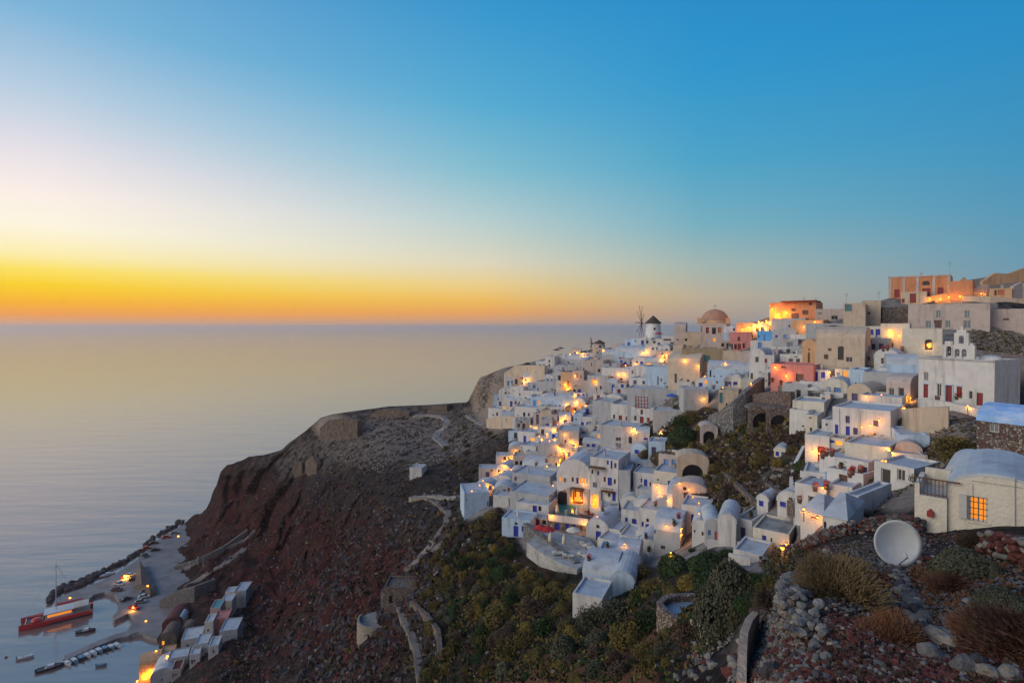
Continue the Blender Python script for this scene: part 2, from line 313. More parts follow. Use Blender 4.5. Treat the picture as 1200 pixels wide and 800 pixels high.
# ------------------------------------------------------------------ building kit
M = {}
def plaster(n, c, second=None): M[n] = mat('plaster_' + n, c, .85, var=.10, scale=.9, bump=.25, bscale=6, spec=.2, second=second or (c[0] * .66, c[1] * .63, c[2] * .60), sscale=1.1, sthr=(.52, .72), streak=True)
plaster('w', (.57,.55,.54)); plaster('g', (.39,.395,.41)); plaster('t', (.50,.40,.31)); plaster('o', (.54,.33,.19)); plaster('p', (.55,.22,.20)); plaster('m', (.46,.38,.35))  # g: the white plaster with shade put into its colour
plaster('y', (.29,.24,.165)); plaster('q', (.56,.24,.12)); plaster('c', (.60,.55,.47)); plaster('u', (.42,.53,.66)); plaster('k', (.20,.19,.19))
def stone_mat(n, cols, scale, joint=(.05,.042,.038)):
    m = mat(n, cols[0], .95, var=.2, scale=3); t = m.node_tree; b = t.nodes['Principled BSDF']; g = t.nodes.new('ShaderNodeNewGeometry')
    wn = t.nodes.new('ShaderNodeTexNoise'); wn.inputs['Scale'].default_value = scale * .8; t.links.new(g.outputs['Position'], wn.inputs['Vector'])
    ad = t.nodes.new('ShaderNodeMixRGB'); ad.blend_type = 'LINEAR_LIGHT'; ad.inputs[0].default_value = .12; t.links.new(g.outputs['Position'], ad.inputs[1]); t.links.new(wn.outputs['Color'], ad.inputs[2])
    v = t.nodes.new('ShaderNodeTexVoronoi'); v.inputs['Scale'].default_value = scale; t.links.new(ad.outputs[0], v.inputs['Vector'])
    e = t.nodes.new('ShaderNodeTexVoronoi'); e.feature = 'DISTANCE_TO_EDGE'; e.inputs['Scale'].default_value = scale; t.links.new(ad.outputs[0], e.inputs['Vector'])
    r = t.nodes.new('ShaderNodeValToRGB'); r.color_ramp.interpolation = 'CONSTANT'; el = r.color_ramp.elements; el[0].color = cols[0] + (1,); el[1].position = .25; el[1].color = cols[1] + (1,)
    for i, c in enumerate(cols[2:]): q = el.new(.45 + .2 * i); q.color = c + (1,)
    sp = t.nodes.new('ShaderNodeSeparateColor'); t.links.new(v.outputs['Color'], sp.inputs[0]); t.links.new(sp.outputs[0], r.inputs[0])
    mr = t.nodes.new('ShaderNodeMapRange'); t.links.new(e.outputs['Distance'], mr.inputs[0]); mr.inputs[1].default_value = .02; mr.inputs[2].default_value = .12
    mx = t.nodes.new('ShaderNodeMix'); mx.data_type = 'RGBA'; t.links.new(mr.outputs[0], mx.inputs['Factor']); mx.inputs['A'].default_value = joint + (1,); t.links.new(r.outputs[0], mx.inputs['B'])
    t.links.new(mx.outputs['Result'], b.inputs['Base Color']); bp = t.nodes.new('ShaderNodeBump'); bp.inputs['Distance'].default_value = .12; t.links.new(mr.outputs[0], bp.inputs['Height']); t.links.new(bp.outputs[0], b.inputs['Normal'])
    return m
M['s'] = stone_mat('rubble_stone', [(.26,.20,.17),(.15,.075,.06),(.33,.28,.24),(.21,.16,.14)], 4.2, (.13,.11,.095))
M['e'] = stone_mat('grey_stone', [(.24,.235,.235),(.17,.165,.165),(.29,.28,.27),(.20,.19,.19)], 2.2, (.10,.095,.09))
M['roof'] = mat('limewashed_roof', (.45,.47,.50), .8, var=.12, scale=.8, second=(.29,.30,.33), sscale=.6, sthr=(.5,.75), bump=.2, bscale=5)
M['rooft'] = mat('cement_roof', (.30,.29,.28), .9, var=.2, scale=1, second=(.2,.19,.18), sscale=.7, bump=.3, bscale=6)
M['roofb'] = mat('sky_blue_roof', (.25,.42,.72), .7, var=.15, scale=1, second=(.4,.52,.72), sscale=.9, bump=.2, bscale=6)
OPC = {'b': (.02,.03,.36), 'k': (.012,.012,.016), 'r': (.20,.012,.015), 'n': (.10,.045,.03), 'g': (.13,.15,.18), 'l': (.10,.22,.50), 'v': (.07,.05,.14), 't': (.06,.17,.19), 'z': (.40,.12,.05), 'P': (.55,.12,.13)}
for k, c in OPC.items(): M['op_' + k] = mat('joinery_' + k if k != 'k' else 'dark_glass_and_shade', c, .35 if k in 'kgt' else .55, spec=.5, var=.15, scale=6)
M['op_o'] = mat('lit_window', (.3,.12,.02), .5, emit=(1.0,.30,.03), estr=.85)
M['op_y'] = mat('lit_doorway_and_wall', (.4,.2,.04), .5, emit=(1.0,.36,.035), estr=1.0)  # glow panel; on some houses it paints a lamplit patch of wall
M['frame'] = mat('window_frame', (.45,.43,.42), .6, var=.1, scale=3)
M['wood'] = mat('old_wood', (.13,.06,.035), .75, var=.3, scale=6, bump=.3, bscale=20)
M['rwood'] = mat('red_wood', (.25,.04,.03), .7, var=.2, scale=6)
M['metal'] = mat('grey_metal', (.25,.26,.28), .45, metal=.7)
M['bulb'] = mat('lamp_glass', (1,.6,.2), .4, emit=(1.0,.30,.025), estr=5)
M['canvas'] = mat('cream_canvas', (.62,.55,.45), .85, var=.1, scale=2)
M['redcloth'] = mat('red_cloth', (.4,.03,.03), .85, var=.2, scale=4)
M['bluecloth'] = mat('blue_cloth', (.03,.12,.45), .85, var=.2, scale=4)
M['straw'] = mat('straw_thatch', (.09,.065,.06), .95, var=.4, scale=7, bump=1, bscale=10)
def boxv(v, f, x0, x1, y0, y1, z0, z1):
    b = len(v); v += [(x0,y0,z0),(x1,y0,z0),(x1,y1,z0),(x0,y1,z0),(x0,y0,z1),(x1,y0,z1),(x1,y1,z1),(x0,y1,z1)]
    f += [tuple(b + i for i in q) for q in ((3,2,1,0),(4,5,6,7),(0,1,5,4),(1,2,6,5),(2,3,7,6),(3,0,4,7))]
def box_obj(name, ext, m, parent=None):
    v, f = [], []
    for e in (ext if isinstance(ext[0], (tuple, list)) else [ext]): boxv(v, f, *e)
    return mesh_obj(name, v, f, m, parent)
def cylv(v, f, p, q, r0, r1, n=8, cap=True):
    p = Vector(p); q = Vector(q); d = (q - p).normalized(); a = d.orthogonal().normalized(); b = d.cross(a); s = len(v)
    for c, r in ((p, r0), (q, r1)):
        for i in range(n):
            t = 2 * math.pi * i / n; v.append(tuple(c + a * math.cos(t) * r + b * math.sin(t) * r))
    for i in range(n): f.append((s + i, s + (i + 1) % n, s + n + (i + 1) % n, s + n + i))
    if cap: f.append(tuple(s + n + i for i in range(n))); f.append(tuple(s + n - 1 - i for i in range(n)))
def cyl_obj(name, p, q, r0, r1, m, parent=None, n=8):
    v, f = [], []; cylv(v, f, p, q, r0, r1, n); return mesh_obj(name, v, f, m, parent, smooth=False)
def lathe(name, prof, m, parent=None, n=24, smooth=True, a0=0, a1=2*math.pi, loc=(0,0,0), sx=1, sy=1):
    v, f = [], []; full = abs(a1 - a0 - 2 * math.pi) < 1e-6; k = n if full else n + 1
    for r, z in prof:
        for i in range(k):
            t = a0 + (a1 - a0) * i / n; v.append((loc[0] + r * math.cos(t) * sx, loc[1] + r * math.sin(t) * sy, loc[2] + z))
    for j in range(len(prof) - 1):
        for i in range(n):
            i2 = (i + 1) % k; f.append((j*k+i, j*k+i2, (j+1)*k+i2, (j+1)*k+i))
    return mesh_obj(name, v, f, m, parent, smooth)
def arcpts(w, ah, n=10):
    return [(-w/2 * math.cos(math.pi * i / n), ah * math.sin(math.pi * i / n)) for i in range(n + 1)]
COVER = [(640,702,575,612),(608,704,622,668),(545,574,578,615)]; HI = {}
def facade(v, f, w0, w1, z0, z1, holes, rec=.22):
    """front wall sheet at y=0 between x w0..w1 with real openings and reveals"""
    xs = sorted({w0, w1} | {min(max(a, w0), w1) for h in holes for a in h[:2]}); zs = sorted({z0, z1} | {min(max(a, z0), z1) for h in holes for a in h[2:4]})
    for i in range(len(xs) - 1):
        for j in range(len(zs) - 1):
            cx, cz = (xs[i] + xs[i+1]) / 2, (zs[j] + zs[j+1]) / 2
            if xs[i+1] - xs[i] < 1e-5 or zs[j+1] - zs[j] < 1e-5 or any(h[0] < cx < h[1] and h[2] < cz < h[3] for h in holes): continue
            b = len(v); v += [(xs[i],0,zs[j]),(xs[i+1],0,zs[j]),(xs[i+1],0,zs[j+1]),(xs[i],0,zs[j+1])]; f.append((b,b+1,b+2,b+3))
    for a0, a1, c0, c1 in holes:
        b = len(v); v += [(a0,0,c0),(a1,0,c0),(a1,0,c1),(a0,0,c1),(a0,rec,c0),(a1,rec,c0),(a1,rec,c1),(a0,rec,c1)]
        f += [(b,b+4,b+5,b+1),(b+1,b+5,b+6,b+2),(b+2,b+6,b+7,b+3),(b+3,b+7,b+4,b)]
def house(x0, x1, yt, yb, yaw=15, dep=7, roof='f', wall='w', ops=(), label='', D=None, cat='house', name='whitewashed_house', group=None, rel=True, ahf=None, ext=None, roofm=None, parapet=.35, sideops=()):
    cx = (x0 + x1) / 2
    if D is None: D = float(np.exp(logD(cx, yb)))
    th = R(yaw) + (math.atan((cx - 600) / F) if rel else 0); C = at(cx, yb, D); u = Vector((math.cos(th), -math.sin(th), 0))
    def hit(px):   # where the ray of a pixel column meets the front plane, as a distance along it
        k = (px - 600) / F
        return (k * C.y - C.x) / (u.x - k * u.y)
    s0, s1 = hit(x0), hit(x1)
    if s1 <= s0 or s1 - s0 > 32 or s0 < -22: s0, s1 = -(x1-x0)/2*D/F, (x1-x0)/2*D/F
    mid = (s0 + s1) / 2; w = s1 - s0; base = C + u * mid
    h = (yb - yt) * D / F
    if ext is None: ext = min(4.0, 15 * D / F)
    e = empty(name, base, -th, label=label, cat=cat, group=group)
    if D > 40: e.rotation_euler.x = random.uniform(-.012, .012); e.rotation_euler.y = random.uniform(-.014, .014)
    COVER.append((x0, x1, yt, yb)); HI[e.name] = (C, u, mid, hit, base)
    ah = 0
    if roof == 'v': ah = min(w / 2, h * (ahf or .45))
    hs = h - ah
    holes, parts = [], []
    for op in ops:
        kind, px, py, pw, ph, c = op
        s = hit(px); Yd = C.y + s * u.y
        zc = (H - (py - HZ) / F * Yd) - base.z; ow = pw * Yd / F / max(math.cos(th), .35); oh = ph * Yd / F; xc = s - mid
        a = [hit(px - pw/2) - mid, hit(px + pw/2) - mid, zc - oh/2, zc + oh/2]
        a[0] = max(a[0], -w/2 + .08); a[1] = min(a[1], w/2 - .08); a[3] = min(a[3], hs - .08 if roof != 'v' else hs + ah * .5); a[2] = max(a[2], -ext + .1)
        if kind in 'DA': a[2] = max(a[2], -.3)
        if a[1] - a[0] < .15 or a[3] - a[2] < .15: continue
        if roof == 'v' and a[3] > hs - .05:
            if (a[2] + a[3]) / 2 > hs: parts.append((kind, a, c, pw, False)); continue
            a[3] = hs - .05
        if any(a[0] < q[1] and q[0] < a[1] and a[2] < q[3] and q[2] < a[3] for q in holes): parts.append((kind, a, c, pw, False)); continue
        holes.append(a); parts.append((kind, a, c, pw, True))
    v, f = [], []
    facade(v, f, -w/2, w/2, -ext, hs, holes)
    b = len(v)      # back and sides
    v += [(-w/2,0,-ext),(w/2,0,-ext),(w/2,dep,-ext),(-w/2,dep,-ext),(-w/2,0,hs),(w/2,0,hs),(w/2,dep,hs),(-w/2,dep,hs)]
    f += [(b+1,b+2,b+6,b+5),(b+2,b+3,b+7,b+6),(b+3,b,b+4,b+7)]
    wm = M[wall]
    if roof == 'v':
        pts = arcpts(w, ah); b = len(v); n = len(pts)
        v += [(x, 0, hs + z) for x, z in pts] + [(x, dep, hs + z) for x, z in pts]
        f += [tuple(b + i for i in reversed(range(n))), tuple(b + n + i for i in range(n))]
    mesh_obj('wall', v, f, wm, e)
    rm = M[roofm] if roofm else (M['roof'] if wall in 'wgcu' else wm)
    if roof == 'v':
        pts = arcpts(w + .3, ah + .15); v, f = [], []; n = len(pts)
        v += [(x, -.0 + .03, hs + z) for x, z in pts] + [(x, dep, hs + z) for x, z in pts]
        f += [(i, i+1, n+i+1, n+i) for i in range(n-1)]
        pin = arcpts(w - .02, ah); b = len(v); v += [(x, .03, hs + z) for x, z in pin]; f += [(b+i, b+i+1, i+1, i) for i in range(n-1)]
        mesh_obj('vaulted_roof', v, f, rm, e, smooth=False)
    elif roof == 'd':
        box_obj('roof', (-w/2+.003, w/2-.003, .003, dep-.003, hs-.2, hs), rm, e)
        r = min(w, dep) * .42
        lathe('dome', [(r, 0), (r*1.0, .5)] + [(r * math.cos(t), .5 + r * math.sin(t)) for t in [i * math.pi / 16 for i in range(8)]] + [(.02, .5 + r)], rm, e, loc=(0, dep/2, hs))
    elif roof == 's':   # a shallow long vault lying along the front
        v, f = [], []; n = 9; pts = [(dep/2 - dep/2 * math.cos(math.pi*i/(n-1)), dep*.24 * math.sin(math.pi*i/(n-1))) for i in range(n)]
        v += [(-w/2 - .05, y, hs + z) for y, z in pts] + [(w/2 + .05, y, hs + z) for y, z in pts]
        f += [(i, n+i, n+i+1, i+1) for i in range(n-1)] + [tuple(range(n)), tuple(reversed(range(n, 2*n)))]
        mesh_obj('vaulted_roof', v, f, rm, e)
    else:
        p = parapet; q = .22; v, f = [], []
        boxv(v, f, -w/2 + q, w/2 - q, q, dep - q, hs - .35, hs - p + .12)
        ro = mesh_obj('roof', v, f, rm, e)
        v, f = [], []      # parapet ring
        for a in ((-w/2, w/2, 0.004, q), (-w/2, w/2, dep - q, dep), (-w/2, -w/2 + q, q, dep - q), (w/2 - q, w/2, q, dep - q)):
            boxv(v, f, a[0] + (.003 if a[2] else 0), a[1] - .003, a[2], a[3], hs - .3, hs + .02)
        mesh_obj('parapet', v, f, wm, e)
    for kind, a, c, pw, holed in parts:
        y = .18 if holed else -.04
        m = M['op_' + c]
        nm = {'W': 'window', 'D': 'door', 'A': 'arched_door', 'O': 'arched_window', 'C': 'doorway'}[kind]
        ww, hh = a[1] - a[0], a[3] - a[2]
        if kind in 'AO':
            pts = arcpts(ww - .002, ww * .42, 8); v, f = [], []
            zt = a[3] - ww * .42
            pp = [(a[0], a[2]), (a[1], a[2])] + [((a[0]+a[1])/2 - x, zt + z) for x, z in pts]
            n = len(pp); v = [(x, y, z) for x, z in pp] + [(x, y + .08, z) for x, z in pp]
            f = [tuple(range(n)), tuple(reversed(range(n, 2*n)))] + [(i, n+i, n+(i+1) % n, (i+1) % n) for i in range(n)]
            o = mesh_obj(nm, v, f, m, e)
            if holed:   # fill of the two corners above the arch
                sp = [((a[0]+a[1])/2 - x, y - .02, zt + z) for x, z in pts]; v = sp + [(a[1], y - .02, a[3]), (a[0], y - .02, a[3])]
                h_ = len(sp) // 2; f = [tuple([len(sp)] + list(range(0, h_ + 1))), tuple([len(sp) + 1] + list(reversed(range(h_, len(sp))))), (len(sp), h_, len(sp) + 1)]
                f = [tuple(reversed(q)) for q in f]
                mesh_obj('arch', v, f, wm, e)
        elif pw >= 5 or D < 80:
            t = min(.09, ww * .12); v, f = [], []
            for q in ((a[0], a[0]+t, a[2], a[3]), (a[1]-t, a[1], a[2], a[3]), (a[0]+t, a[1]-t, a[3]-t, a[3]), (a[0]+t, a[1]-t, a[2], a[2]+t)): boxv(v, f, q[0], q[1], y-.05, y+.04, q[2], q[3])
            if kind in 'W' and ww > .5:
                mxx = (a[0]+a[1])/2; boxv(v, f, mxx - .03, mxx + .03, y - .045, y + .04, a[2] + t, a[3] - t)
            fr = mesh_obj(nm, v, f, M['frame'] if c in 'kgo' else m, e)
            box_obj('pane' if kind == 'W' else 'door_leaf', (a[0]+t, a[1]-t, y + .0, y+.05, a[2]+t, a[3]-t), m, fr)
        else:
            box_obj(nm, (a[0], a[1], y, y+.06, a[2], a[3]), m, e)
        if kind == 'W' and (pw >= 4) and D < 140:
            box_obj('sill', (a[0]-.06, a[1]+.06, -.07, -.002, a[2]-.08, a[2]), wm, e)
    return e
def H_(s, **k):
    """one row: x0 x1 ytop ybase yaw depth roof wall | openings | label"""
    a, b, c = [q.strip() for q in s.split('|')]
    a = a.split(); ops = []
    for o in b.split():
        p = o[1:].split(','); ops.append((o[0], float(p[0]), float(p[1]), float(p[2]), float(p[3]), p[4]))
    return house(float(a[0]), float(a[1]), float(a[2]), float(a[3]), float(a[4]), float(a[5]), a[6], a[7], ops, c, **k)

def attach(e, name, boxes, m):
    "boxes given in photograph pixels on the facade: px, py, width, height, how far it stands out, how far in"
    C, u, mid, hit, base = HI[e.name]; ex = []
    for px, py, pw, ph, o, i in boxes:
        Yd = C.y + hit(px) * u.y; zc = (H - (py - HZ) / F * Yd) - base.z; oh = ph * Yd / F
        ex.append((hit(px - pw/2) - mid, hit(px + pw/2) - mid, -o, i, zc - oh/2, zc + oh/2))
    return box_obj(name, ex, m, e)
def find(s): return [o for o in COL.objects if o.get('label', '').startswith(s)][0]
def wl(o): return [c for c in o.children if c.name.split('.')[0] == 'wall'][0].data.vertices
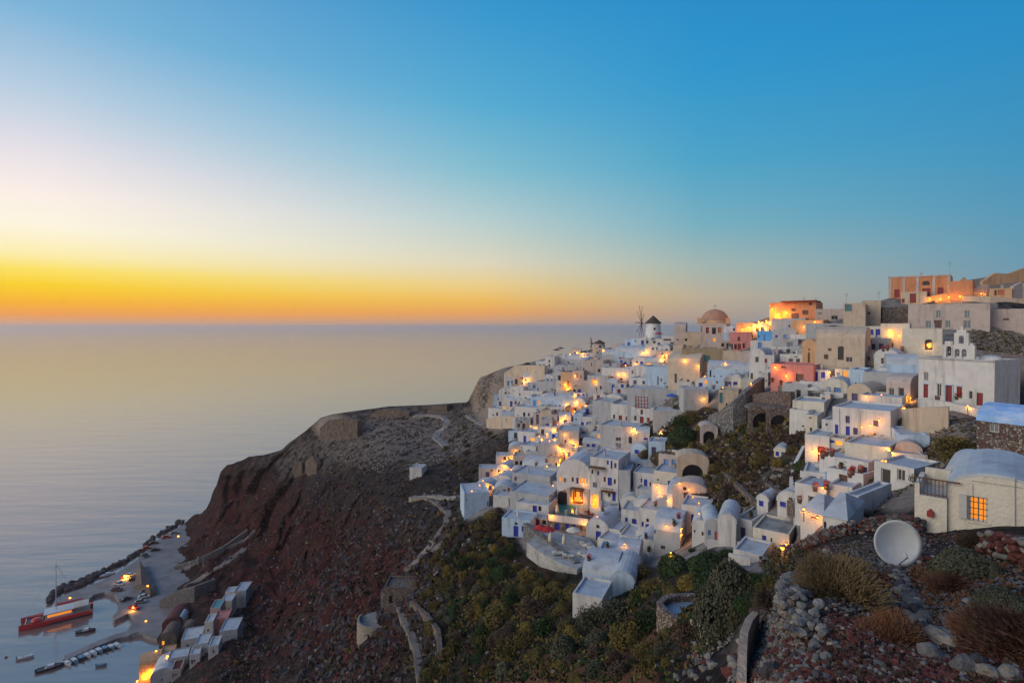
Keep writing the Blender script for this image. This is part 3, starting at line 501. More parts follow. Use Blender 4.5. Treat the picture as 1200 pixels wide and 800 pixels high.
# ------------------------------------------------------------------ the village, house by house (photograph pixels)
ROWS = '''
628 641 423 436 25 6 f w | W633,428,2,3,v W637.5,429,1.5,5,k | small white cube house with a blue shuttered window beside dark bushes on the cliff-top ridge
639 650 417 440 25 7 f w | W644,423,2,3,v W644,428,2,3,v W641,433,2,3,v W646,434,2,2,n | narrow two storey white house with purple windows at the seaward end of the ridge
649 662 416 432 25 7 f w | W651,420,3,2,k W655,428,3,2,n | white house under straw parasols at the seaward end of the ridge
660 689 421 427 20 8 s g | W666,425,2,2,k | low building with a pale blue vaulted roof left of the small windmill
681 689 419 432 20 5 f u | W685,423,2,2,k | small pale blue cube below the small windmill
664 683 427 435 20 7 f g | D681,431,1.5,4,k W676,431,1,2,k | grey white house with a dark door right below the pale blue roof
682 707 422 444 15 8 f m | O702,434,3,4,k W693,427,1,4,k W684,433,1.5,4,k W705,430,1,7,n | tall mauve tan house with a small round window below the small windmill
705 727 426 442 10 8 f g | W712,432,1.5,2,k | plain grey white block beside the tall mauve tan house
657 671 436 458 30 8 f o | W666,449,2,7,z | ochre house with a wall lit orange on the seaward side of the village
671 684 434 456 15 7 f m | W676.5,440,3,5,g W681,441,1,4,k | mauve house with one large grey window beside the lit ochre house
613 630 441 448 25 6 s w | W616,445,2,2,k | low white vaulted house beside an orange awning near the cliff edge
629 652 447 459 25 8 f g | W647,456,2,2,k | large blank grey white block above the row with the red door
652 663 446 458 25 6 f c | W657,451,1.5,2,k | cream block between the blank grey block and the lit ochre house
598 613 453 470 30 7 f w | W602,458,1,2,k W609,462,2,3,m2 | white stepped block at the outer end of the row with the red door
612 635 458 470 25 7 f w | W624,464,2,4,v D627.7,465,3.4,7,r W631.8,463,1.3,4,k W616,466,3,1.5,k | white house with a bright red door among white houses near the cliff edge
634 646 461 472 25 6 v w | W637,467,1.5,4,r W640,465,1,3,r | small white gabled house with red windows right of the red door
645 660 461 471 22 6 f u | W646,465,2,3,v W650,467,3,3,v | pale blue house with violet shutters right of the red windows
660 672 459 470 20 7 f m | W664,463,2,3,z W670,463,2,5,n | mauve house beside the lane lamp with an orange lit ledge
572 606 479 490 28 6 f w | D582.5,485,2.5,4,k W578,486,1.5,2,k W591,482,3,3,k W596,481,2.5,5,v W602,479,3,3,n | long white terrace house cluttered with plants standing on the tan cliff wall
603 633 477 491 25 7 f w | W614.3,485.5,2.6,5,k W619.7,485.5,2,4,k W630,480,4,2,l W607,486.5,2,1.5,l | white house with two dark doors below the long brown wall
625 634 484 499 20 6 f m | D630,491,3,12,v | brown grey house with a tall dark violet door
633 646 481 497 20 6 f t | W636,490,2,3,k W642,489,1.5,4,v W645.5,488,1,5,k | tan house stacked above the lamplit restaurant terraces
645 663 477 486 15 6 f w | W647.8,481.2,2,3.6,r W651.2,481.2,2,3.4,n W655.2,481.4,2,3.4,k W660,482,1.6,4,v | white house with a row of four small dark windows above the lamplit lane
645 660 486 497 15 5 f m | W648,490,1.4,3,v W654,490,2,5,v | mauve house under the white house with four small windows
636 656 469 478 20 6 s u | W640,476,2,1.5,k W653,471,1,3,n | pale blue house with a wavy vaulted roof in the packed rows
652 671 468 477 15 6 s u | W656,475,2,1.5,k | pale blue vaulted house with a lamp on its front
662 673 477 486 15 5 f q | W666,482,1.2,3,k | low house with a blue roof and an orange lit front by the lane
672 683 484 503 10 6 f u | W675,491,2,2,n W674,498,3,2,n | small pale blue block left of the huge blank grey wall
607 627 506 521 30 6 f w | D615,515,3.4,9,b W624,516,5,6,y | white cube house with one tall blue door at the foot of the lamplit restaurants
610 628 522 538 25 6 f w | W613,531,1,6,n D611.5,526,1,8,t | white block directly below the cube house with the tall blue door
616 632 529 541 20 5 f g | W626,526,4,1,k | grey terrace block with a green netting edge
630 654 520 543 8 7 f g | D638,538,1.6,5,n W633,544,2,2,k | large plain pale block left of the lamplit stepped lane
640 655 536 553 15 5 f t | D642.2,548.5,5,6,y W636,548,4,2,r D647,549,2,6,n | tan block with a bright lit doorway beside the lamplit lane
654 678 504 531 5 7 f g | W662.3,517,1.8,4,n | pale house on the inside bend of the lamplit stepped lane
612 643 546 557 28 7 s w | W617,541,2,2,k | low white block with a sloping parapet left of the lit doorway
600 644 556 580 22 8 f g | W604,568.5,3.2,5,l W614.5,573.5,3,3,k W609,568,3,2,l W642,570,2,3,r | pale stepped house with two blue windows left of the pool hotel
597 643 578 603 22 9 f g | W608,573,3,3,k W640,588,1,4,v | wide pale terrace house left of the cave pool
605 643 590 611 20 6 f w | W626,588,3,1.5,k D626.8,598,5,13,b W632.8,595.5,3.6,6,k W614,603,3,2,k | white house with a big blue door and round fanlight left of the cave pool
577 601 557 571 30 6 v w | W579,564,1,6,n W583,568,1,3,k | white round vaulted hut under the lamplit steps at the village edge
544 573 577 600 -8 8 f u | W547,585,1,3,k W572,590,2,6,k | pale blue white box building standing alone at the village edge, lamplit on top
653 693 538 596 18 8 v w | A659.5,587,12,24,k W672,545.8,3.2,5.8,b W683.5,547.3,3,5.4,b W656.5,561,3,5,o W662.5,562.3,3,5,z W671.5,561.5,2.4,5.6,n W676.7,562.7,2.4,8,b W680.5,562.8,3.4,6.8,o W684.6,562.8,3,6.8,o W662,575,3,3,z A677,582,14,18,y | tall white hotel with lit windows and a lit red draped hall behind the cave pool
691 724 537 603 18 9 f w | W693.7,552.5,2.4,5.2,k W700.5,554.3,2.4,5,b O697,568,5,6,g W708.2,561.5,2.4,6,r D714.2,564,5,9.4,b W720,564,2.6,6,n W711.6,541.5,2.4,5.6,b W716,544.3,2,9.6,b W720.5,545.2,2.6,6,v W713.6,579.3,2.6,5,k A719.3,583,4,14,b A697,587,7,16,y | tall white hotel wing with blue doors on three floors beside the draped hall
723 767 541 560 4 8 f w | D737.5,547,3.4,11,b W742.7,544.3,3,5.2,b D749.8,547.6,5,9,b | white house with three bright blue openings behind the tall hotel wing
724 738 551 598 8 6 f g | W740,566,1.6,3,k W736,579,1.6,3,k | tall blank corner wall of grey white plaster right of the hotel wing
742 768 554 578 12 7 f w | W751.6,562.6,1.8,5,b D756.7,567.4,4,12,b W762,567.8,2,6,n | white house with a blue door between two small windows on a sloping terrace
766 799 553 578 12 7 f c | D785,569,5,12,b W771,562,2,2,k | cream house with one blue door beside the lamplit patio at the dirt bank
727 750 581 603 8 7 v w | W736,578.6,2.4,3,k W743,599,6,2,b | white barrel vaulted house in the middle of the packed lower rows
728 751 598 624 10 6 f w | W734.2,608.7,3,5,b A743.3,612.6,5.4,10,b W735,619.6,2,2,k | white house with a blue arched door and square blue window below the barrel vault
748 778 597 626 14 7 f w | W753,590.6,2.6,4,b W758.7,609.4,3,4,k W753,614,2.6,6,b A758.6,619.2,4.4,11,b W768,623,2.4,4,b | white house with a sloping parapet and arched blue door in the lower rows
782 807 580 605 18 8 s w | W812,600,2,3,n | white house with a long pale vaulted roof beside the bank of lamps
783 806 600 619 18 5 f n2 | D787.5,601.6,3.4,13,b W793,607,3.4,6,y W799,608,5,9,n | brown fronted shop with a blue door under the long pale roof
766 797 622 648 12 8 s g | W767,622.7,2.4,4,b W777,641,5,4,n W762,643,4,4,b | low grey white house with a broad vaulted roof and a brown window
747 768 631 650 12 6 v w | O763.5,633,3,6,n W761,641,3,4,b | small white vaulted house with a round brown window at the lower edge
687 713 608 640 20 8 v w | W700.6,616.6,3.4,3.4,k D701.2,626.6,6,12.5,b W706.8,628.4,2,5,v | white gabled house like a chapel with a wide blue door below the pool terrace
712 726 620 640 20 6 f w | W716.6,632.4,6,6,b | white block with a square blue window right of the chapel shaped house
726 748 628 645 15 6 f w | W741,628.6,2.6,2.4,v D732,637,5,3,z | low white block with an orange lit doorway at the lower edge
811 829 609 637 5 6 v w | W823.3,625,2.4,4.4,n W814,622,2,3,n | white domed hut with brown windows at the foot of the lamp bank
827 845 608 637 -5 6 v g | W831.7,623.8,3.6,6,l D839.6,628,4,11,P | pale vaulted hut with a light blue window and pink door
841 862 602 640 6 6 v w | O843,605,2.4,4,k | tall narrow white vaulted house left of the flat roofed house on the near slope
862 881 608 644 22 9 f w | W870.5,624,6,12.5,v | flat roofed white house with a grey cement roof and violet window above the shrubs
882 925 622 650 12 6 f c | D895.6,637,5,20,b D904,636,2,12,n W909,643,2,5,n W917,641,6,8,y | cream wing with a tall blue door and a lit corner beside the grey cement roof
859 893 647 676 14 5 f w | W884,655,1,1,w2 | lower white terrace block under the house with the grey cement roof
887 900 580 603 20 8 v w | W892.2,589,5.4,8,b | small white vaulted house with a square blue shutter among the scrub
911 938 576 606 18 8 v w | W917.6,589.2,7,9,b D926.6,597,7,20,b W933,597.6,4,8,v W926,583,3,4,n | white vaulted house with a broad blue door and shutters beside the lit steps
938 965 601 627 20 6 h w | D943,621,1.4,7,r W955,606,9,4,z | white hip roofed hut with a red brown roof panel beside the steps
964 992 607 627 12 6 h w | D967,617,3,12,v W972,620,1.6,5,v | white hip roofed hut with a violet door above the dry stone wall
971 999 569 592 15 6 f w | W984,590,9,3,n | small white box house with a ridged wall above the hip roofed huts
990 1006 580 613 22 7 f w | W994.6,594,3,12,v | tall narrow white house with a violet window beside the red stone bank
960 1017 537 563 20 6 f w | C988,551.5,8,12,g W998.4,550.4,5,7.6,v W1013.4,550,5,6,v W989.6,539.4,4,3,n | white terrace house with blue planters and red flowers
990 1041 521 548 14 7 f c | W1034,518,1,1,k | long plain cream wall house above the terrace with blue planters
963 990 513 530 14 5 f c | W983,518,8,7,y W975,517,6,3,b | cream terrace block with a bright lit box on its parapet
1028 1060 514 530 8 6 f m | W1035.6,516.8,2.6,3.4,n | pinkish block with a small brown window left of the glowing corner
1041 1083 531 548 -8 6 f m | W1052,538,2,2,n W1059,546,5,4,z | pinkish low house at the glowing orange corner
1050 1080 519 541 0 6 v m | O1063,529.5,4,5,n O1071.6,530.2,3,6,n | small pink vaulted hut with two round windows beside the glowing corner
1054 1090 510 532 -10 7 f u | W1075,520,5,3,z W1093,526,2,4,k | pale blue flat roofed block above the pink vaulted hut
963 979 492 514 15 6 f w | W968.8,497.3,2.6,2.8,n | small white cube at the left end of the house with dark blue doors
976 1044 479 516 14 8 f w | W993.6,491.2,5,8.4,v W1026.6,496,6,6.6,v D980.6,504.6,4,15,b W982,504,1,4,k D993.6,506.4,5,14.6,b W1002.6,505,5.4,8,v W1020,484,1,1,k | long white house with dark blue doors and a sloping parapet in mid slope
1007 1057 464 486 8 7 f w | W1048,478,3,6,v | broad white block with a smooth grey front above the long house with blue doors
929 966 470 495 10 7 f c | W937,489,2,2.4,n | low cream block below the yellow awning cafe
944 958 486 509 12 6 f c | W950.6,503.4,3,5,n W950,489,3,3,z | cream tower block with a wooden pergola top
925 947 480 506 20 6 f w | W941,499,3,2,n | pale sloping block right of the rubble arches
964 993 444 462 8 6 v c | W971,457,5,7.4,l W981.3,457.4,8,7,l | small cream gabled house with two light blue windows in the middle of the slope
961 973 462 474 8 5 f w | W972,468,3,7,o W965,467,4,3,g | white cube below the gabled house with two light blue windows
937 966 447 461 10 7 f w | W940,455,2,2,k | smooth white bank house between the pink house and the gabled house
903 953 427 458 14 8 f p | W918,430,5,2,n D937,446,9,16,n D929.5,452.4,3,9,r W942,453,4,3,o W914,456,4,8,t W921,455,4,8,k | pink house lit by two bright wall lamps
940 956 398 429 20 5 v o | D948,419,2.6,12,n W948.3,409.5,1.4,3,n | narrow ochre chapel front with a tall thin door
955 1013 396 436 8 9 s t | W968,418,5,5.4,n A985,413.6,7,16,k W972,409.6,4,3,n W995,421,8,6,k | long tan stone house with a blue grey barrel roof and a dark arched door
1012 1024 412 428 5 5 f t | W1007,412,3,3,k D1013,424,1,1,k W1018,420,3,5,n | tan annex with dark doorways right of the barrel roofed stone house
878 896 409 448 12 8 v w | W887,421,4,6,n D881,441,3,8,n | tall white chapel like house with a rounded gable
893 907 416 444 8 8 f w | W897.5,422.6,3,5,r W901,431,1.4,2,r | white wing with a small red window right of the rounded gable
903 912 410 426 8 6 f m | W908,414,2,2,k | small mauve block behind the white wing
888 900 437 455 5 4 f w | W898,446,2,1.6,k | little white gate block on the curved terrace wall
905 935 397 408 10 7 f g | W926,404,7,7,g | pale house with a shuttered window above the rounded gable house
905 933 384 397 10 7 v g | W910,394,3,3,b W920,394,4,4,l | pale vaulted house with blue shutters below the lit taverna
887 906 388 401 15 6 f l2 | W896,396,2,8,l W889,394,2,3,k | bright blue walled terrace house below the lit taverna
904 944 373 386 8 7 f g | W925,382,2,3,k | smooth grey white terrace block under the orange lit building
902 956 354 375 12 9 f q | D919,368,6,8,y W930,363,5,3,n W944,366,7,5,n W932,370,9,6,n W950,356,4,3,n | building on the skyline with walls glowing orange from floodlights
935 960 363 374 10 6 f c | W945,368,7,5,n W957,366,3,3,n | cream house with a brown shuttered window right of the glowing orange building
955 990 362 376 0 7 f m | W978,372,8,5,k W961,367,4,1,n | pale pinkish house with a dark red awning on the skyline
928 965 375 392 15 5 f o | W950,376,3,2,n | long ochre wall house stepping down below the skyline
944 990 379 396 0 6 f g | A976,386,20,10,k D983,389,3.4,8,k | grey white house with a wide shallow arch
988 1014 355 397 2 7 f t | W983,371,2,6,k W994,360,8,9,t | tan tower house with a pinkish top left of the two window house
1012 1032 352 382 -4 8 f t | W1007.6,368.3,4.4,7,k W1018,367,3,3.4,k | tan house with two small dark windows on the skyline
1032 1066 379 413 4 6 f c | W1046,405,2,7,n | cream retaining house behind the cafe with the big globe lamp
1057 1104 385 420 4 6 f c | O1088,403.6,9,12,k O1090,404,4,6,y | cream wall with an arched niche that holds a glowing lamp
1064 1160 356 386 6 9 f m | W1099.6,368,6,9,g W1133.4,368,6.4,9,g W1088,380,6.6,8,g W1099,379.6,9,9,n W1111,379.4,6.4,8.6,g W1133.5,380,9,9,g | long mauve tan house with two rows of grey windows under the orange mansion
1160 1205 362 388 4 8 f m | W1179,374,7,2,r W1155,381,5,6,k | blank mauve tan house at the far right with a red slot
1041 1114 323 352 4 10 f q | W1051,344,6.4,9.6,r W1060,340,1,1,r O1085,331.6,9,5,k D1085.5,343.6,9.4,11.6,r D1102,341.6,7,10,r | orange plastered mansion with grey pilasters and red doors on the skyline
1112 1140 329 352 4 8 f q | W1120,338,1,1,k | plain tan orange side wing of the mansion on the skyline
1056 1086 342 357 6 4 f t | D1070,349.4,7.4,11,r W1058.6,352.4,3.4,5,r | little tan gatehouse with a red door before the orange mansion
1160 1186 338 352 -5 6 f o | D1166.6,342.6,3,7,n D1173,342.4,8,6,z | ruined ochre building with a wooden door on the skyline at the right
1076 1165 420 473 22 8 f w | W1084.8,441,5.4,10,g D1084.8,458,5.4,16,r W1100.4,457,5,14,k D1112,461.4,7.4,20,r W1124,459.4,6.4,13,r W1137.4,462.4,4,9,k D1148,467.4,7.4,15,r W1098.6,466,5.6,5,n | large white church building with red doors in a row and a stepped bell gable
1012 1076 437 458 5 8 f g | W1022,455.6,4,4,n W1029.5,456,7,7,z W1041,456.4,7,9,z | pale terraced house with three wooden brown doors left of the church building
1026 1042 431 445 5 5 v w | W1034.4,437.6,4,8,g | tiny white gabled dormer house over the three brown doors
1040 1077 427 446 -5 7 s u | W1050,440,1,1,k | pale blue vaulted block left of the church building
996 1013 433 455 10 6 f u | W1003,450,2,4,k | pale blue stepped block at the end of the barrel roofed stone house
820 851 379 409 5 10 f m | W828.7,387,3.4,7,r W836.4,387.6,4.6,7.6,k O843,386.6,4,6.6,z W837,397.8,3.4,4,o W822,386,1,8,w2 | square church body under the big striped dome on the skyline
848 863 382 398 0 6 f u | W860,386,2.6,3,n | small pale blue annex right of the domed church
863 883 378 391 5 6 f o | W870,384,1,1,n | low orange lit wall house right of the domed church
855 881 389 411 2 8 f p | O866,397,3,5,n W856.5,406,6,7,k W862,406,3,6,k W866.5,406,4,6.6,r W871.6,405,2.6,6,k | bright pink house with a dark veranda on the skyline right of the dome
840 857 399 411 2 6 f m | W847,404,3.6,4,k W853.5,405,5,7,k | mauve veranda block joining the dome church to the pink house
799 825 409 441 0 7 f y | A814,421.5,11,15,k W806,418,1,2,n | olive house with a big dark arch left of the teal window
823 848 408 431 0 7 f y | W828.4,420,7,7.4,t W823,416,2,3,k | olive wall house with a square teal window
847 867 411 431 2 6 f t | W850,420,1,1,n | plain tan block below the pink skyline house
865 881 412 432 4 6 f m | W870,420,1,1,n | plain mauve block left of the tall rounded gable
790 803 384 412 5 7 s m | W801,391,2.4,5,k W794,398,2,2,n | grey mauve vaulted house left of the domed church
800 822 389 409 4 7 f t | W804,398,3,3,k W808,406,6,1,r | tan block directly left of the domed church
789 801 404 436 8 6 f t | W796,415,3,4,n | tall tan wall house right of the lamps near the large windmill
783 820 424 452 22 10 s t | D792,443,3,11,k D799,447,3,7,k D806.4,447.6,3,6,k | tan house with a long curved barrel roof and dark doors
756 772 404 417 15 6 f w | W765,408.4,2.4,2.6,k W769.6,408.4,1.4,3,k | white cube with two tiny windows at the foot of the large windmill
771 777 405 416 15 5 v w | D776,409.3,1.4,4,k | narrow white arched hut at the foot of the large windmill
776 785 404 416 15 5 v w | D781.2,409.4,2.4,6.6,k | small white vaulted hut with a tall dark door near the large windmill
776 793 394 404 5 5 f w | W782,398,9,2,n W787,402,3,2.6,k | white terrace with a red awning right of the large windmill
721 756 412 423 20 8 s u | W729,420,7,3,r W741,420,2,2,n | broad pale blue vaulted roof house left of the large windmill
705 722 415 428 20 7 s g | W702,418,2,4,b | low grey house with a curved roof between the two windmills
756 778 424 432 15 6 s g | W760,426,6,1.4,y | low pale house with a lit slot under the huts
737 762 428 446 22 9 v w | W760,443,1,2,k | white house with a broad rounded gable in the upper middle of the village
756 792 430 457 12 8 f u | W771,446,1.5,10,v W775,445,2,4,z W779,449,4,1,k | broad pale blue wall house behind the two orange lamps
738 764 443 464 22 7 f w | O744.2,447.6,4,4.8,v O754.6,448,3.6,4,v | white block with two round dark blue windows below the broad rounded gable
705 739 431 450 18 7 f w | W731,449,6,4,v W736,446,1,4,n W728,444,3,2,r W714,442,9,2,r W722,443,9,2,r | white restaurant terraces with rows of red seats on three levels
688 712 440 462 18 7 f g | W696,447,5,6,q2 W704,454,2,4,k W699,456,1,5,k | grey white house with an orange lit bay left of the red seats
683 697 446 463 18 6 f m | W682,449,2.4,3,k W695,460,3,4,z | mauve house with a small black window above the dark tree
694 718 470 503 18 8 f g | W700,490,1,1,k | huge blank grey blue wall in the middle of the village
716 741 474 499 20 8 f w | W719.6,488,2.4,5,k D727,491.6,4,10,r W734.6,490,3,4.6,r | left half of a white double house with a dark red door and two small windows
740 767 477 499 16 8 f w | W744.6,489.6,2.6,5.6,k W752.2,482.6,3,5.6,n D752.2,492.4,4.4,9,r W760,492,3,5.6,r | right half of the white double house with a dark red door below a window
735 800 456 480 8 8 f g | W780,468.6,2,2,k W720,463,1,1,k | very long plain grey white terrace wall house behind the red lattice railing
765 800 481 498 4 6 f g | W790,470,1,1,k | pale wall stepping down from the double house to the dark shrubs
703 746 499 533 18 9 f g | W724.6,514.4,6,4.6,k W724.6,523,6.6,8,g D738.6,515.6,4,8,k | big pale blue grey house with one wide black window above the hotel
698 768 531 545 2 8 f g | W741,531,3,4,k W736,530,5,3,w2 | pale flat roofed storey between the black window house and the blue doors
801 830 456 482 -10 7 f g | W812,470,1,1,k | pale block with two lamps at the foot of the curved barrel roof
842 865 457 482 5 7 f t | W851.4,474,2,4,n W845,466,4,12,t | tan block with a small window beside the curved grey stone wall
829 878 433 447 3 8 s u | D832.5,437.6,2,8,k W837,441,2,2,g W845,441,1.6,2,g | long pale blue barrel vault below the olive houses
830 850 445 457 3 5 f u | W840.6,447,2,4,n W835,452,1,1,k | pale blue terrace block under the long barrel vault
848 862 440 457 3 5 v g | C854,451,9,8,v W851,438,3,2,b | grey hut with a wide dark blue opening beside the white hut
857 868 439 457 3 5 v w | W862,449,5,4,v W860,450,2,4,b | small white arched hut with dark cushions beside the grey hut
868 890 444 456 -10 5 f c | W880,451,1,1,k | cream curved terrace block lit from inside before the tall rounded gable
'''
M['m2'] = M['m']
OPC2 = {'m2': 'g', 'w2': 'g', 'q2': 'o'}
M['n2'] = M['wood']; M['l2'] = mat('bright_blue_plaster', (.10,.33,.62), .8, var=.15, scale=1)
for r in ROWS.strip().split('\n'):
    for a, b in OPC2.items(): r = r.replace(',' + a, ',' + b)
    h_ = r.split('|')[0].split()[6] == 'h'
    if h_: r = r.replace(' h w', ' f w', 1)
    cm = 'grey cement roof' in r and 'lower white' not in r
    kw = {'D': 64.6} if r.startswith('882 925') else {'D': 61.0} if r.startswith('859 893') else {}
    e = H_(r, name='church' if ('church b' in r) else 'chapel' if 'chapel front' in r else 'building' if ('building' in r or 'hotel' in r or 'taverna' in r) else 'house',
       cat='church' if ('church b' in r) else 'chapel' if 'chapel front' in r else 'hotel' if 'hotel' in r and 'tall white' in r else 'house', roofm='rooft' if cm else None,
       ext=6 if 'alone' in r else None, **kw)
    if h_:   # hip roof
        wv = [c for c in e.children if c.name.split('.')[0] == 'wall'][0].data.vertices; w = max(v.co.x for v in wv) * 2; hh = max(v.co.z for v in wv)
        mesh_obj('hip_roof', [(-w/2-.1,-.1,hh+.03),(w/2+.1,-.1,hh+.03),(w/2+.1,6.1,hh+.03),(-w/2-.1,6.1,hh+.03),(-w*.12,2.6,hh+1.3),(w*.12,2.6,hh+1.3)], [(0,1,5,4),(1,2,5),(2,3,4,5),(3,0,4)], M['roof'], e)

hz = find('tall white hotel with'); hw_ = find('tall white hotel wing')  # its black arched panel is the cave recess, shade put into the colour
attach(hz, 'balcony', [(677.5,572,13.5,1.2,1.1,.002),(677.5,569.6,13.5,.5,1.1,-1.0),(671,570.8,.5,3,1.1,-1.0),(684,570.8,.5,3,1.1,-1.0),(677.5,570.8,.4,2.4,1.1,-1.0),(674,570.8,.4,2.4,1.1,-1.0),(681,570.8,.4,2.4,1.1,-1.0)], M['wood'])
for px, py, h_ in ((667,581,20),(690,583,20)): attach(hz, 'pillar', [(px, py, 3, h_, .5, -.002)], M['m'])
attach(hz, 'drape', [(672.5,582,1.6,15,.12,-.01),(682.5,582,1.6,15,.12,-.01),(674.6,578,1.4,8,.1,-.01),(680.4,578,1.4,8,.1,-.01),(677.5,588.5,8,2,.3,-.01),(677.5,575.2,9,1.2,.1,-.01)], M['rwood'])
attach(hz, 'wall_lantern', [(647,566,1.5,3,.3,-.01)], M['rwood'])
attach(hw_, 'balcony', [(712.5,575,14,1.2,1.1,.002),(712.5,570.5,14,.5,1.1,-1.0),(705.8,572.5,.5,4,1.1,-1.0),(719,572.5,.5,4,1.1,-1.0),(709,572.5,.4,4,1.1,-1.0),(712.5,572.5,.4,4,1.1,-1.0),(716,572.5,.4,4,1.1,-1.0)], M['wood'])
attach(hw_, 'balcony', [(700,547,17,1.4,1.2,.002)], M['wood']); attach(hw_, 'pillar', [(703.5,584,2.4,17,.5,-.002)], M['m'])
attach(find('white house with three bright'), 'balcony', [(737.5,558,9,8,.9,-.002)], M['wood'])
dh = find('right half of the white double')
attach(dh, 'lattice_railing', [(752.5,y_,15,.7,.3,-.2) for y_ in (465,469,473,477)] + [(x_,471,.7,13,.3,-.2) for x_ in (745.5,749,752.5,756,759.5)], M['rwood'])
lh = find('long white house with dark blue'); attach(lh, 'drainpipe', [(984,494,.8,32,.12,-.01),(1008,497,.8,28,.12,-.01)], M['frame']); attach(lh, 'step', [(990,510,30,2,.25,-.002)], M['g'])
cb_ = find('large white church'); attach(cb_, 'door_surround', [(1112,450.5,9,1.6,.12,-.003),(1107.5,461,1.2,20,.12,-.003),(1116.5,461,1.2,20,.12,-.003),(1100.4,449,6.6,1.2,.1,-.003),(1124,451.5,7.6,1.2,.1,-.003),(1084.8,449.4,7,1.2,.1,-.003)], M['u'])
attach(cb_, 'cornice', [(1120,421,88,1.6,.15,-.004)], M['g'])
# ------------------------------------------------------------------ hand built houses: the near house, the blue roofed stone house
nh = house(1110, 1232, 560, 642, 42, 7, 'v', 'c', [('W', 1146.5, 594, 23, 34, 'o')], 'big near whitewashed house with an orange lit barred window at the right edge', D=25, rel=False, ahf=.3, name='near_house')
w0 = [c for c in nh.children if c.name.startswith('window')][0]
xs = [v.co.x for v in w0.data.vertices]; zs = [v.co.z for v in w0.data.vertices]; X0, X1, Z0, Z1 = min(xs), max(xs), min(zs), max(zs)
bars = []
for i in range(1, 4): x = X0 + (X1 - X0) * i / 4; bars.append((x-.014, x+.014, .12, .15, Z0, Z1))
for i in range(1, 4): z = Z0 + (Z1 - Z0) * i / 4; bars.append((X0, X1, .121, .149, z-.014, z+.014))
box_obj('window_grille', bars, M['wood'], w0)
box_obj('shutter', (X0 - .34, X0 - .06, -.16, -.02, Z0 + .08, Z1 + .02), M['frame'], nh)
hw = -min(v.co.x for v in wl(nh))
bal = box_obj('balcony', [(-hw - 1.25, -hw - .002, -.2, 2.6, -.9, .4 + 1.5), (-hw - 1.25, -hw - 1.05, -.2, 2.6, 1.9, 2.45), (-hw-1.05, -hw-.002, 2.4, 2.6, 1.9, 2.75)], M['c'], nh)
rl = []
for i in range(9): x = -hw - 1.2 + i * .15; rl.append((x-.018, x+.018, -.18, -.14, 1.9, 2.7))
rl.append((-hw - 1.24, -hw + .5, -.19, -.13, 2.7, 2.76)); rl.append((-hw - 1.24, -hw, -.185, -.135, 1.98, 2.02))
box_obj('railing', rl, M['wood'], nh)
box_obj('wall_lamp', [(-hw - .75, -hw - .5, -.42, -.2, .95, 1.2), (-hw-.68, -hw-.57, -.3, -.2, 1.2, 1.3)], M['rwood'], nh)
attach(nh, 'drainpipe', [(1189,600,1.1,84,.07,-.01)], M['frame']); attach(nh, 'cable', [(1168,567,60,.35,.03,-.005),(1140,574,.35,14,.03,-.005)], M['metal'])
house(1107, 1156, 546, 566, 4, 5, 'v', 'c', [], 'grey barrel vault behind the big near house', D=30, ahf=.9, name='near_house')
house(1144, 1225, 497, 552, 14, 6, 's', 's', [('W', 1164.5, 501.5, 12, 10, 'g')], 'rubble stone house with a sky blue barrel roof at the right edge', D=48, roofm='roofb', name='stone_house')
# ------------------------------------------------------------------ church details
def wl(o): return [c for c in o.children if c.name.split('.')[0] == 'wall'][0].data.vertices
def arch_wall(parent, name, x0, x1, z0, z1, arches, th, m):
    v, f = [], []
    holes = [(a - w/2, a + w/2, b, t) for a, w, b, t in arches]
    facade(v, f, x0, x1, z0, z1, holes, rec=th); n0 = len(v); v2, f2 = [], []
    facade(v2, f2, x0, x1, z0, z1, holes, rec=0); b = len(v); v += [(x, th, z) for x, y, z in v2]; f += [tuple(b + i for i in reversed(q)) for q in f2 if True]
    b = len(v); v += [(x0,0,z0),(x1,0,z0),(x1,th,z0),(x0,th,z0),(x0,0,z1),(x1,0,z1),(x1,th,z1),(x0,th,z1)]; f += [(b+4,b+5,b+6,b+7),(b,b+4,b+7,b+3),(b+1,b+2,b+6,b+5)]
    for a, w, bb, t in arches:
        pts = arcpts(w, w / 2, 8); r = w / 2; zt = t - r
        for side in (0, 1):
            sp = [(a + x, zt + z) for x, z in (pts[:5] if side == 0 else pts[4:])]; c = (a - r if side == 0 else a + r, t)
            pl = sp + [c]; b = len(v); k = len(pl); v += [(x, .02, z) for x, z in pl] + [(x, th - .02, z) for x, z in pl]
            f += [tuple(b+i for i in range(k)), tuple(b+k+i for i in reversed(range(k)))] + [(b+i, b+(i+1) % k, b+k+(i+1) % k, b+k+i) for i in range(k)]
    return mesh_obj(name, v, f, m, parent)
ch = [o for o in COL.objects if o.get('label', '').startswith('large white church')][0]
hc = max(v.co.z for v in wl(ch)); wc = max(v.co.x for v in wl(ch))
q = 77 / F
def cxp(px): return (px - 1120.5) * 2 * wc / 89
arch_wall(ch, 'bell_gable', cxp(1105), cxp(1143), hc - .05, hc + 1.9, [(cxp(1113), 5*q, hc + .1, hc + 1.7), (cxp(1123), 4.6*q, hc + .1, hc + 1.35), (cxp(1131), 4.6*q, hc + .1, hc + 1.35)], .5, M['w'])
arch_wall(ch, 'bell_gable', cxp(1119), cxp(1136), hc + 1.903, hc + 3.6, [(cxp(1127.5), 5*q, hc + 2.1, hc + 3.2)], .5, M['w'])
box_obj('gable_step', [(cxp(1108), cxp(1118), .003, .497, hc + 1.903, hc + 2.4), (cxp(1122), cxp(1133), .003, .497, hc + 3.603, hc + 4.0), (cxp(1126), cxp(1129), .1, .4, hc+4.0, hc+4.5), (cxp(1137), cxp(1141), .003, .497, hc + 1.903, hc + 2.2)], M['w'], ch)
